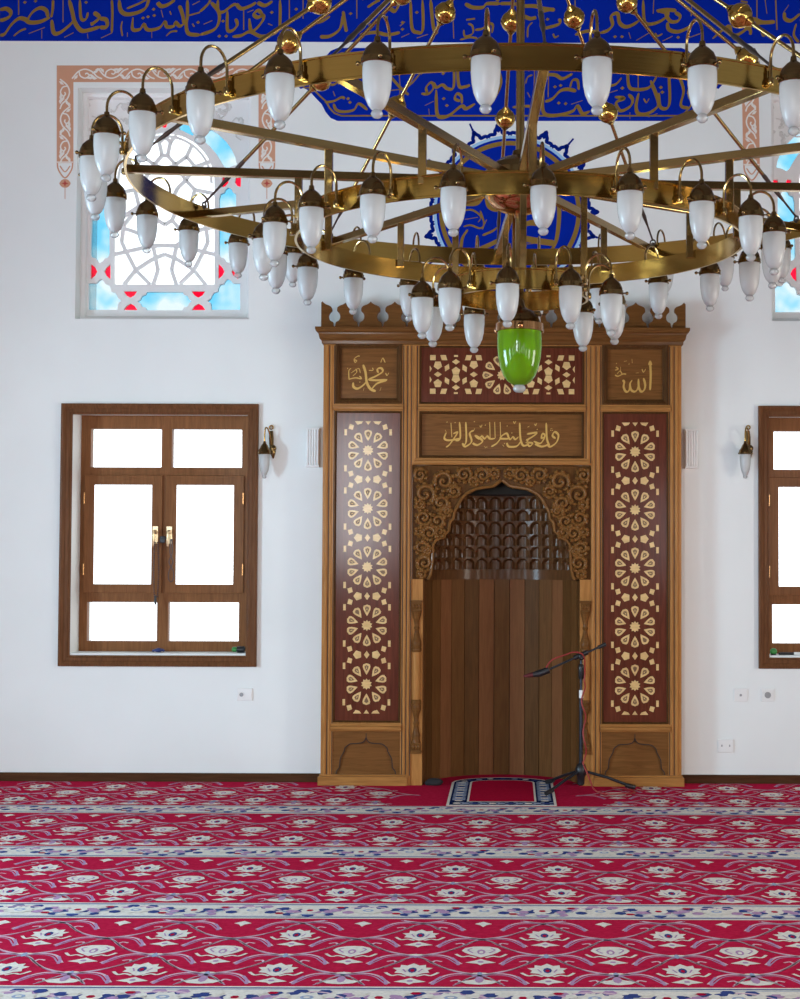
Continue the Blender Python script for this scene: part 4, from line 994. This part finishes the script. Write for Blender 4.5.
# ================================================================ CARPET
cp = MB()
cp.box(XL + .004, XR - .004, YB + .004, YW - .001, -.006, 0, 0)
cp.box(NX - .545, NX + .545, YW - .002, 10.12, -.006, 0, 0)
Z1, Z2, Z3 = .0006, .0011, .0016
CNT = [0]
def up(poly, z, mi):
    CNT[0] += 1; z = z + (CNT[0] % 9) * 3e-5
    tr = tessellate_polygon([[Vector((p[0], p[1], 0)) for p in poly]])
    fs = []
    for a, b_, c in tr:
        pa, pb, pc = poly[a], poly[b_], poly[c]
        arr = (pb[0] - pa[0]) * (pc[1] - pa[1]) - (pc[0] - pa[0]) * (pb[1] - pa[1])
        fs.append((a, b_, c) if arr > 0 else (a, c, b_))
    cp.add([(p[0], p[1], z) for p in poly], fs, mi)
def upline(pts, w, z, mi, sub=4):
    pts = smooth(pts, sub); n = len(pts); vs = []
    for i in range(n):
        a, b_ = pts[max(i - 1, 0)], pts[min(i + 1, n - 1)]
        dx, dy = b_[0] - a[0], b_[1] - a[1]; L = sqrt(dx * dx + dy * dy) or 1e-9
        vs.append((pts[i][0] - dy / L * w / 2, pts[i][1] + dx / L * w / 2, z)); vs.append((pts[i][0] + dy / L * w / 2, pts[i][1] - dx / L * w / 2, z))
    cp.add(vs, [(2 * i, 2 * i + 1, 2 * i + 3, 2 * i + 2) for i in range(n - 1)], mi)
PER = .482
def ell(cx, cy, rx, ry, n=10, a0=0): return [(cx + rx * cos(a0 + 2 * pi * k / n), cy + ry * sin(a0 + 2 * pi * k / n)) for k in range(n)]
def palmette(x, y, kind):
    if kind == 0:
        crown = [(0, .135), (.022, .105), (.045, .115), (.046, .08), (.072, .075), (.055, .045), (.062, .015), (.036, .005), (.014, -.025), (0, -.035)]
    else:
        crown = [(0, .125), (.03, .122), (.062, .10), (.074, .065), (.06, .035), (.045, .015), (.02, -.01), (0, -.03)]
    up([(x + a, y + b_) for a, b_ in crown] [::-1] + [(x - a, y + b_) for a, b_ in crown[1:-1]], Z2, 1)
    up(ell(x, y + .045, .016, .034, 8), Z3, 3 if kind else 4); up(ell(x, y + .04, .008, .018, 8), Z3 + .0004, 6 if kind == 0 else 1)
    for sx in (-1, 1):
        upline([(x + sx * .018, y - .032), (x + sx * .045, y - .012), (x + sx * .07, y - .022), (x + sx * .094, y + .016)], .012, Z2 + .0003, 1)
        if kind: upline([(x + sx * .03, y + .03), (x + sx * .05, y + .07), (x + sx * .035, y + .095)], .007, Z3 + .0002, 3)
        else: upline([(x + sx * .022, y + .02), (x + sx * .035, y + .06)], .006, Z3 + .0002, 3)
    foot = [(0, -.05), (.02, -.07), (.056, -.098), (.028, -.108), (.014, -.112), (0, -.132)]
    up([(x + a, y + b_) for a, b_ in foot][::-1] + [(x - a, y + b_) for a, b_ in foot[1:-1]], Z2, 1)
    up(ell(x, y - .09, .012, .012, 6), Z3, 3)
def node(x, y):
    up(ell(x, y + .012, .03, .012, 8), Z2, 1); up(ell(x, y - .012, .022, .012, 8), Z2, 5); up(ell(x, y, .01, .03, 8), Z2, 2)
def vine(x, y, ylo, yhi):
    """ogee cell around (x,y): bottom node y-.25, side nodes at x+-PER/2, top y+.25"""
    for sx in (-1, 1):
        low = [(x + sx * PER / 2, y - .012), (x + sx * .20, y + .004), (x + sx * .155, y + .004), (x + sx * .118, y - .022), (x + sx * .092, y - .07), (x + sx * .070, y - .115)]
        high = [(x + sx * PER / 2, y - .004), (x + sx * .18, y + .022), (x + sx * .12, y + .068), (x + sx * .064, y + .145), (x + sx * .035, y + .195), (x, y + .232)]
        for off, mi, w in ((0, 7, .0115), (.015, 3, .006)):
            for pl_ in (low, high):
                pp = [(a + sx * off * .6, b_ - off) for a, b_ in pl_]
                cl_ = [p_ for p_ in smooth(pp, 3) if ylo < p_[1] < yhi]
                if len(cl_) > 2: upline(cl_, w, Z1, mi, 1)
        # hooked leaf tips
        if ylo < y + .16 < yhi: upline([(x + sx * .064, y + .14), (x + sx * .075, y + .172), (x + sx * .100, y + .160)], .010, Z1, 7, 3)
        if ylo < y - .14 < yhi: upline([(x + sx * .108, y - .03), (x + sx * .086, y - .085), (x + sx * .080, y - .13)], .012, Z1 + .0002, 3, 3)
for row in range(-7, 4):
    yb = 6.148 + 1.2095 * row              # near edge of the cream band; field is nearer than it
    y0, y1 = yb - .945, yb
    bx0, bx1 = yb, yb + .264
    shx = .137 + (yb - .945 + .64 - 5.855) * .075
    last = row == 3
    if bx0 < YW - .2 and row < 3:
        # border band
        cp.add([(XL, bx0, Z1), (XR, bx0, Z1), (XR, bx1, Z1), (XL, bx1, Z1)], [(0, 1, 2, 3)], 1)
        for yy, w, mi in ((bx0 + .022, .012, 4), (bx1 - .022, .012, 4), (bx0 + .040, .005, 2), (bx1 - .040, .005, 2)):
            cp.add([(XL, yy - w / 2, Z2), (XR, yy - w / 2, Z2), (XR, yy + w / 2, Z2), (XL, yy + w / 2, Z2)], [(0, 1, 2, 3)], mi)
        yc = (bx0 + bx1) / 2
        k = -24
        for k in range(-22, 23):
            x = shx + k * PER / 2
            if not XL + .2 < x < XR - .2: continue
            s = 1 if k % 2 else -1
            for t_ in range(9):
                u = x - PER / 4 + PER / 2 * (t_ + .5) / 9; v_ = yc + s * .035 * sin(pi * (t_ + .5) / 9) + (.038, -.045, .012)[t_ % 3]
                up(ell(u, v_, .027, .026, 6, t_ * .7), Z2 + .0003, (4, 5, 4)[(t_ + k) % 3])
            upline([(x - PER / 4, yc), (x - PER / 8, yc + s * .055), (x, yc + s * .065), (x + PER / 8, yc + s * .055), (x + PER / 4, yc)], .012, Z3, 7 if k % 2 else 2, 3)
            if k % 2:
                up([(x + .068 * cos(a_ * pi / 8) * (1 if a_ % 2 else .72), yc + .062 * sin(a_ * pi / 8) * (1 if a_ % 2 else .72)) for a_ in range(16)], Z3 + .0006, 1)
                up(ell(x, yc, .024, .022, 8), Z3 + .001, 2); up(ell(x, yc, .012, .011, 8), Z3 + .0014, 1)
            else:
                up(ell(x, yc, .040, .045, 8), Z3 + .0006, 1); up(ell(x, yc, .016, .018, 6), Z3 + .001, 6)
                for sx in (-1, 1): up(ell(x + sx * .07, yc - s * .045, .026, .02, 7), Z3 + .0006, 1); up(ell(x + sx * .05, yc + s * .075, .024, .016, 7), Z3 + .0007, 1)
            for sx in (-1, 1): up(ell(x + sx * PER * .16, yc + s * .02, .022, .026, 7), Z3 + .0008, 1 if k % 2 else 3)
            up(ell(x + PER / 4, yc - s * .05, .02, .016, 6), Z3 + .0008, 6)
    ylim = min(y1, YW - .03)
    if last: y1e = ylim
    else: y1e = y1
    for k in range(-11, 12):
        x = shx + k * PER
        rows = ((x, y0 + .64, 0), (x + PER / 2, y0 + .40, 1), (x, y0 + .155, 0))
        for xx, yy, kd in rows:
            if not XL + .25 < xx < XR - .25: continue
            if last and abs(xx - NX) < .62: continue
            if yy + .1 < y1e:
                palmette(xx, yy, kd)
            if yy - .27 > y0: node(xx, yy - .25)
        for xx, yy, kd in rows + ((x + PER / 2, y0 + .885, 2), (x + PER / 2, y0 - .09, 2)):
            if not XL + .25 < xx < XR - .25: continue
            if last and abs(xx - NX) < .62: continue
            vine(xx, yy, y0 + .012, y1e - .012)
        xx = x + PER / 2
        if XL + .2 < xx < XR - .2 and not (last and abs(xx - NX) < .62):
            if y0 + .9 < y1e: up([(xx, y0 + .90), (xx - .035, y0 + .865), (xx - .012, y0 + .845), (xx, y0 + .815), (xx + .012, y0 + .845), (xx + .035, y0 + .865)], Z2, 1)
            up([(xx, y0 + .13), (xx - .02, y0 + .085), (xx - .065, y0 + .06), (xx - .045, y0 + .035), (xx, y0 + .025), (xx + .045, y0 + .035), (xx + .065, y0 + .06), (xx + .02, y0 + .085)], Z2, 1)
            up(ell(xx, y0 + .085, .016, .04, 8), Z3, 5); up(ell(xx, y0 + .135, .03, .012, 8), Z2, 5)
co = cp.build('prayer_carpet', [M['carpet'], M['c_white'], M['c_sky'], M['c_vio'], M['c_navy'], M['c_vio'], M['c_red'], M['c_pink']])
tag(co, 'red wall-to-wall carpet with cream floral rows and blue patterned cross bands', 'carpet')

# prayer rug in the niche
rg = MB(); rx0, rx1, ry0, ry1 = P(446, 805, 8.83)[0], P(557, 805, 8.83)[0], 8.845, 9.93
xc = (rx0 + rx1) / 2; hw = (rx1 - rx0) / 2
def arch_out(i):   # rounded far end
    w = hw - i
    return [(xc - w, ry0 + i), (xc + w, ry0 + i), (xc + w, ry1 - .22)] + [(xc + w * cos(a * pi / 2 / 5), ry1 - .22 + (.22 - i) * sin(a * pi / 2 / 5)) for a in range(1, 6)] + [(xc - w * sin(a * pi / 2 / 5), ry1 - .22 + (.22 - i) * cos(a * pi / 2 / 5)) for a in range(1, 6)]
rz = .004
def rup(poly, z, mi):
    global cp
    sv = cp; cp = rg; up(poly, z, mi); cp = sv
base = arch_out(0); n = len(base)
rup(base, rz, 1); rg.add([(p[0], p[1], .0022) for p in base] + [(p[0], p[1], rz) for p in base], [(i, (i + 1) % n, (i + 1) % n + n, i + n) for i in range(n)], 1)
rup(arch_out(.016), rz + .0005, 2); rup(arch_out(.118), rz + .0018, 1); rup(arch_out(.13), rz + .0022, 0)
rnd = random.Random(5)
def spot(x, y, mi, rx_, ry_): rup(ell(x, y, rx_, ry_, 7, rnd.uniform(0, 1)), rz + .0008 + rnd.uniform(0, .0008), mi)
for k in range(15):
    y = ry0 + .16 + k * (ry1 - .2 - ry0 - .16) / 15
    for sx in (-1, 1):
        spot(xc + sx * (hw - .067), y, (1, 3, 1, 5)[k % 4], .026, .022); spot(xc + sx * (hw - .095), y + .03, 3, .014, .018); spot(xc + sx * (hw - .04), y + .03, 3, .014, .018)
for k in range(11):
    x = xc - hw + .06 + k * (2 * hw - .12) / 10
    spot(x, ry0 + .067, (1, 3, 5, 3)[k % 4], .024, .028); spot(x + .03, ry0 + .095, 3, .014, .012); spot(x + .03, ry0 + .038, 3, .014, .012)
    a = pi * k / 10
    spot(xc + (hw - .067) * cos(a), ry1 - .22 + .155 * sin(a), (1, 3, 5)[k % 3], .022, .018)
tag(rg.build('prayer_rug', [M['c_red'], M['c_white'], M['c_dnavy'], M['c_sky'], M['c_vio'], M['c_navy']]), 'small red prayer rug with a navy and white border lying in front of the niche', 'rug')
# ================================================================ SMALL THINGS ON AND BY THE WALL
def sconce(px, dx, lab):
    # origin on the wall face at the sconce's middle
    xw, zc = P(px, 447, YW)[0], P(px, 447, YW)[1]
    t = thing('wall_sconce', lab, 'wall lamp', (xw, YW, zc), 'wall sconces beside the windows')
    u = .0065
    z = lambda py: zc + (447 - py) * u
    b = MB().tube([(xw + .013, YW - .006, z(431)), (xw + .014, YW - .009, z(438)), (xw + .016, YW - .010, z(447)), (xw + .024, YW - .008, z(452)), (xw + .027, YW - .006, z(458))], [.012, .016, .014, .022, .006], 10)
    b.sphere((xw + .024, YW - .010, z(448.5)), .024, 10, 8, 0, (1, .6, 1)); b.lathe([(.0, z(459)), (.006, z(458)), (.004, z(455))], 8, (xw + .027, YW - .008, 0))
    b.build('back_plate', M['brass_d'], t, smooth_angle=60)
    cc = (xw - .017, YW - .085)
    r = MB()
    r.tube([(xw + .014 + .012 * cos(a), YW - .012, z(427.5) + .012 * sin(a)) for a in [2 * pi * k / 12 for k in range(13)]], .005, 6)
    pts = [(xw + .016, YW - .012, z(447)), (xw + .012, YW - .05, z(436)), (xw + .0, YW - .07, z(429.5)), (xw - .012, YW - .083, z(429)), (cc[0], cc[1], z(436)), (cc[0], cc[1], z(444))]
    r.tube(smooth(pts, 4), .0048, 8); r.build('curved_arm', M['brass'], t, smooth_angle=60)
    cap = MB().lathe([(0, z(442)), (.008, z(442.2)), (.011, z(444.5)), (.022, z(446.5)), (.028, z(449)), (.040, z(451.5)), (.043, z(455)), (.040, z(455.3)), (0, z(453))][::-1], 18, (*cc, 0))
    for k in range(3): cap.sphere((cc[0] + .048 * cos(2.1 * k + .3), cc[1] + .048 * sin(2.1 * k + .3), z(454)), .007, 8, 6)
    cap.build('lamp_cap', M['brass_d'], t, smooth_angle=40)
    g = MB().lathe([(.034, z(454)), (.036, z(458)), (.034, z(465)), (.027, z(471)), (.017, z(475)), (.012, z(476.5))][::-1], 18, (*cc, 0)); g.f.pop()
    g.build('frosted_shade', M['frost'], t, smooth_angle=60)
    MB().lathe([(0, z(479.3)), (.010, z(479)), (.015, z(477.6)), (.011, z(476.2)), (0, z(476))], 12, (*cc, 0)).build('glass_knob', M['clearknob'], t, smooth_angle=60)
sconce(269.3, 0, 'small brass wall lamp with a frosted glass just right of the left window')
sconce(745.8, 0, 'small brass wall lamp with a frosted glass just left of the right window')

def fixture(pa, pb, lab, shadow_right):
    xa, xb = P(pa, 447, YW)[0], P(pb, 447, YW)[0]; za, zb = P(300, 466.5, YW)[1], P(300, 429.2, YW)[1]
    t = thing('wall_fixture', lab, 'wall light', ((xa + xb) / 2, YW, za), 'white wall fixtures beside the niche')
    m = MB(); n = 5; w = (xb - xa) / n
    m.box(xa, xb, YW - .05, YW, za, zb)
    for k in range(n): m.tube([(xa + w * (k + .5), YW - .05, za + .008), (xa + w * (k + .5), YW - .05, zb - .008)], w * .5, 10)
    m.build('ribbed_body', M['white_pl'], t, smooth_angle=40)
    for z_ in (za, zb): MB().box(xa - .003, xb + .003, YW - .058, YW, z_ - .006, z_ + .006).build('end_cap', M['white_pl'], t, bevel=.002)
fixture(307.5, 320, 'white ribbed wall light left of the wooden niche', True)
fixture(684.5, 697, 'white ribbed wall light right of the wooden niche', False)

def socket(px, py, w, h, lab, kind, group='wall sockets'):
    x, z = P(px, py, YW)[0], P(px, py, YW)[1]; a, b_ = w / 2 * .0065, h / 2 * .0065
    t = thing('wall_socket', lab, 'socket', (x, YW, z), group)
    MB().box(x - a, x + a, YW - .010, YW, z - b_, z + b_).build('cover_plate', M['white_pl'], t, bevel=.003)
    m = MB()
    def ring(cx, r):
        m.lathe([(r, 0), (r, .004), (r * .82, .004), (r * .82, 0)], 20, (0, 0, 0), 0, True)
        k = len(m.v) - 80
        m.v[k:] = [(cx + v[0], YW - .010 - v[2], z + v[1]) for v in m.v[k:]]
    hl = MB()
    def disc(cx, cz, r): hl.flat([(cx + r * cos(2 * pi * j / 10), cz + r * sin(2 * pi * j / 10)) for j in range(10)], YW - .0112)
    if kind == 'pair':
        ring(x - a * .42, a * .40); disc(x - a * .42, z, a * .26)
        m.box(x + a * .12, x + a * .82, YW - .013, YW - .010, z - b_ * .7, z + b_ * .7)
    elif kind == 'round': ring(x, b_ * .72); disc(x, z, b_ * .5)
    elif kind == 'dot': disc(x, z, b_ * .2); m.box(x - a * .7, x + a * .7, YW - .0105, YW - .010, z - b_ * .7, z + b_ * .7)
    else:
        for sx in (-1, 1):
            m.box(x + sx * a * .5 - a * .4, x + sx * a * .5 + a * .4, YW - .0125, YW - .010, z - b_ * .7, z + b_ * .7)
            hl.flat(rect(x + sx * a * .5 - .004, x + sx * a * .5 + .004, z - .003, z + .010), YW - .0127)
    m.build('insert', M['white_pl'], t, recalc=True); hl.build('contact_holes', M['grey_pl'], t)
socket(245, 694.5, 15.5, 12.5, 'white double socket plate below the left window', 'pair')
socket(740.5, 695, 13.5, 13, 'white plate with one dark dot below the right sconce', 'dot')
socket(767.5, 695, 13, 13, 'white round socket under the left part of the right window', 'round')
socket(725.5, 746, 15.5, 13, 'white double outlet low on the wall right of the niche', 'low')

# microphone stand
def uz(px, py, Y): return P(px, py, Y)
MX, MY = (581.5 - PX) * 9.4 / F, 9.4
ms = thing('microphone_stand', 'black tripod microphone stand with boom arm at the right of the niche', 'microphone stand', (MX, MY, 0))
zz = lambda py: P(581, py, MY)[1]
MB().lathe([(.0125, .05), (.0125, zz(690)), (.0125, zz(690))], 12, (MX, MY, 0)).build('lower_tube', M['mmetal'], ms, smooth_angle=40)
MB().lathe([(.009, zz(692)), (.009, zz(655))], 12, (MX, MY, 0)).build('upper_tube', M['mmetal'], ms, smooth_angle=40)
MB().lathe([(.0125, zz(679)), (.017, zz(678)), (.018, zz(668)), (.016, zz(665)), (.010, zz(664))], 12, (MX, MY, 0)).build('clutch', M['black'], ms, smooth_angle=40)
MB().lathe([(.0132, zz(698)), (.0132, zz(690))], 12, (MX, MY, 0)).build('white_sticker', M['white_pl'], ms, smooth_angle=40)
hub = MB().lathe([(.012, .035), (.022, .045), (.024, .09), (.034, .105), (.036, .14), (.026, .165), (.014, .175)], 14, (MX, MY, 0)).build('tripod_hub', M['black'], ms, smooth_angle=40)
for a, r in ((radians(10), .335), (radians(132), .30), (radians(226), .31)):
    ex, ey = MX + r * cos(a), MY + r * sin(a)
    zf = .024 if ex < .35 and ey > 8.8 else .018
    lg = MB().tube([(MX + .02 * cos(a), MY + .02 * sin(a), .125), (MX + .5 * r * cos(a), MY + .5 * r * sin(a), .082), (ex, ey, zf)], .009, 8).build('tripod_leg', M['mmetal'], ms, smooth_angle=50)
    MB().tube([(ex - .05 * cos(a), ey - .05 * sin(a), zf + .013), (ex + .012 * cos(a), ey + .012 * sin(a), zf - .002)], .0145, 8).build('rubber_foot', M['black'], lg, smooth_angle=50)
bY = MY - .03
def bp(px, py, Y=bY): x, z = P(px, py, Y); return (x, Y, z)
MB().tube([bp(605, 644.5), bp(549.5, 669.2)], .0068, 10).build('boom_arm', M['mmetal'], ms, smooth_angle=50)
MB().tube([bp(606, 644), bp(598, 647.6)], .0125, 10).build('counterweight', M['black'], ms, smooth_angle=50)
MB().tube([bp(588, 652), bp(574, 658)], .016, 10).sphere((MX, bY, zz(656)), .024, 10, 8).tube([(MX, bY - .02, zz(656)), (MX, bY - .05, zz(656.5))], .011, 8).build('boom_clamp', M['black'], ms, smooth_angle=50)
mc = thing('microphone', 'black and red microphone held at the tip of the boom arm', 'microphone', bp(540, 673.5))
MB().tube([bp(549, 669.8), bp(540, 673.2), bp(533, 674.8)], [.021, .022, .016], 12).build('microphone_body', M['black'], mc, smooth_angle=50)
MB().tube([bp(533, 674.6), bp(528, 675.6), bp(523.5, 676.2)], [.0155, .013, .006], 12).build('microphone_tip', M['dred'], mc, smooth_angle=50)
# cable: along the boom, down the pole, out over the carpet
pts = [Vector(bp(546, 669.4)) + Vector((0, -.02, .012)), Vector(bp(552, 663)) + Vector((0, -.012, .02)), Vector(bp(565, 658)) + Vector((0, -.012, .02)), Vector(bp(574, 654.5)) + Vector((0, -.02, .016)),
       Vector((MX + .012, bY - .03, zz(655))), Vector((MX + .022, MY - .022, zz(672)))]
for k in range(26):
    t_ = k / 25; a = 2.6 * 2 * pi * t_ - 1.0
    z_ = zz(680) + (.17 - zz(680)) * t_
    rr = .021
    pts.append(Vector((MX + .012 + (rr + .006 * sin(7 * t_)) * cos(a) * .5 + .012 * t_, MY - .014 + rr * sin(a) * .4 - .004, z_)))
pts += [Vector((MX + .045, MY - .05, .10)), Vector((MX + .075, MY - .10, .03)), Vector((MX + .13, MY - .14, .0085)), Vector((MX + .23, MY - .15, .0085)), Vector((MX + .33, MY - .09, .0085)), Vector((MX + .30, MY + .02, .0085)), Vector((MX + .2, MY + .09, .0085))]
tag(MB().tube([Vector(p) for p in smooth([tuple(p) for p in pts], 4)], .0048, 7).build('microphone_cable', M['cable'], smooth_angle=60), 'red cable wound down the microphone stand and over the carpet', 'cable')

# black lump in the left corner of the niche
bx, bz = P(434, 778, 9.62)[0], 0
m = MB().sphere((bx, 9.62, .018), .05, 14, 10, 0, (1.1, .7, .55)).sphere((bx + .025, 9.615, .022), .034, 12, 8, 0, (1, .8, .6)).sphere((bx - .03, 9.62, .014), .03, 12, 8, 0, (1, .8, .6))
m.v = [(v[0], v[1], max(.0008, v[2])) for v in m.v]
tag(m.build('black_bundle', M['blackcloth'], smooth_angle=60), 'small black bundle on the floor in the left corner of the niche', 'bundle')

# things at the windows
Y0 = YW + .19
def wpt(px, py, Y): return P(px, py, Y)
yh = Y0 - .012 - .062
bd = MB(); x_, z_ = wpt(156.3, 542, yh); zb_ = wpt(156, 596, yh)[1]
for sx in (-1, 1):
    n = 26
    for k in range(n):
        t_ = k / (n - 1); bd.sphere((x_ + sx * (.010 + .006 * sin(pi * t_)), yh + .006, z_ - .004 + (zb_ - z_) * t_), .0058, 8, 6)
t = tag(bd.build('prayer_beads', M['bead'], smooth_angle=60), 'dark prayer beads hanging from the left handle of the left window', 'prayer beads')
MB().tube([(x_ - .002, yh + .006, zb_ + .004), (x_ - .004, yh + .006, zb_ - .03), (x_ - .002, yh + .006, zb_ - .055)], [.006, .010, .006], 8).tube([(x_, yh + .006, zb_ - .05), (x_, yh + .006, zb_ - .095)], .002, 6).build('tassel', M['black'], t, smooth_angle=60)
x_, z_ = wpt(170.8, 542, yh)
pts = [(x_ + .004, yh + .004, z_ + .02), (x_ + .010, yh + .004, z_ - .07), (x_ - .012, yh + .004, z_ - .13), (x_ + .016, yh + .004, z_ - .19), (x_ + .018, yh + .004, z_ - .24), (x_ + .002, yh + .004, z_ - .262), (x_ - .014, yh + .004, z_ - .24), (x_ - .010, yh + .004, z_ - .19), (x_ + .014, yh + .004, z_ - .13), (x_ - .006, yh + .004, z_ - .07), (x_ - .002, yh + .004, z_ + .02)]
tag(MB().tube(smooth(pts, 5), .0038, 7).build('cord_loop', M['bead'], smooth_angle=60), 'dark cord loop hanging from the right handle of the left window', 'cord')
ys = YW + .09; zs_ = wz0 + .0008
def onsill(px): return P(px, 648, ys)[0]
xa, xb = onsill(153), onsill(164)
m = MB().tube(smooth([(xa, ys, zs_ + .010), (xa + .02, ys - .01, zs_ + .016), (xb - .02, ys + .008, zs_ + .018), (xb, ys, zs_ + .010)], 4), [.008] * 13, 8).sphere(((xa + xb) / 2, ys, zs_ + .015), .018, 10, 8, 0, (1.4, 1, .8))
m.v = [(v[0], v[1], max(zs_, v[2])) for v in m.v]
tag(m.build('trinket', M['navy_pl'], smooth_angle=50), 'small dark blue trinket in the middle of the left window sill', 'trinket')
xa, xb = onsill(232), onsill(245)
t = thing('bottle', 'small dark bottle with green cap lying at the left window sill\'s right end', 'bottle', ((xa + xb) / 2, ys, zs_))
MB().tube([(xa + .03, ys, zs_ + .021), (xa + .035, ys, zs_ + .021), (xb - .008, ys, zs_ + .021), (xb, ys, zs_ + .021)], [.012, .021, .021, .014], 12).build('bottle_body', M['black'], t, smooth_angle=40)
MB().tube([(xa, ys, zs_ + .021), (xa + .006, ys, zs_ + .021), (xa + .03, ys, zs_ + .021)], [.010, .017, .017], 12).build('bottle_cap', M['green'], t, smooth_angle=40)
ys2 = YW + .06
def on2(px): return P(px, 650, ys2)[0]
xa = on2(773.5)
t = thing('ornament', 'small round green ornament at the left end of the right window sill', 'ornament', (xa, ys2, zs_))
MB().sphere((xa, ys2, zs_ + .022), .022, 14, 10, 0, (1.1, 1, 1)).build('green_ball', M['green'], t, smooth_angle=60)
MB().lathe([(.016, zs_), (.018, zs_ + .006), (.010, zs_ + .012)], 12, (xa, ys2, 0)).build('foot', M['black'], t, smooth_angle=40)
xa, xb = on2(778.5), on2(800)
t = thing('marker_pen', 'black and white marker pen lying on the right window sill', 'pen', ((xa + xb) / 2, ys2, zs_))
MB().tube([(xa, ys2, zs_ + .009), (xa + .004, ys2, zs_ + .009), (xa + .105, ys2, zs_ + .009)], [.005, .009, .009], 10).build('pen_barrel', M['black'], t, smooth_angle=40)
MB().tube([(xa + .1, ys2, zs_ + .0095), (xb, ys2, zs_ + .0095)], .0095, 10).build('pen_cap', M['white_pl'], t, smooth_angle=40)

# ================================================================ DAYLIGHT
w = bpy.data.worlds.new('sky'); SC.world = w; w.use_nodes = True
bg = w.node_tree.nodes['Background']; bg.inputs['Color'].default_value = (.90, .95, 1.0, 1); bg.inputs['Strength'].default_value = WORLD
def area(name, loc, aim, sx, sz, e, c):
    l = bpy.data.lights.new(name, 'AREA'); l.shape = 'RECTANGLE'; l.size = sx; l.size_y = sz; l.energy = e; l.color = c
    o = bpy.data.objects.new(name, l); COL.objects.link(o); o.location = loc
    o.rotation_euler = Vector(aim).to_track_quat('-Z', 'Y').to_euler(); return o
for y, e in zip(side_y, SIDE_L): area('opening_daylight', (XL - .45, y, 1.4), (1, 0, 0), 1.5, 1.7, e, (.55, .81, 1.0))
for y, e in zip(side_y, SIDE_R): area('opening_daylight', (XR + .45, y, 1.4), (-1, 0, 0), 1.5, 1.7, e, (1.0, .94, .82))
for (a, b_, c, d), e in zip(back_holes, BACK): area('opening_daylight', ((a + b_) / 2, YB - .35, (c + d) / 2), (0, 1, 0), b_ - a, d - c, e, (.88, .94, 1.0))  # rear opening lights; the outermost pair is added for brass streaks
SC.view_settings.view_transform = 'Standard'; SC.view_settings.look = 'None'; SC.view_settings.gamma = 1.0
SC.view_settings.exposure = EXPO
SC.cycles.use_denoising = True
SC.cycles.max_bounces = 10; SC.cycles.diffuse_bounces = 5; SC.cycles.transparent_max_bounces = 24; SC.cycles.glossy_bounces = 5
SC.cycles.sample_clamp_indirect = 6.0
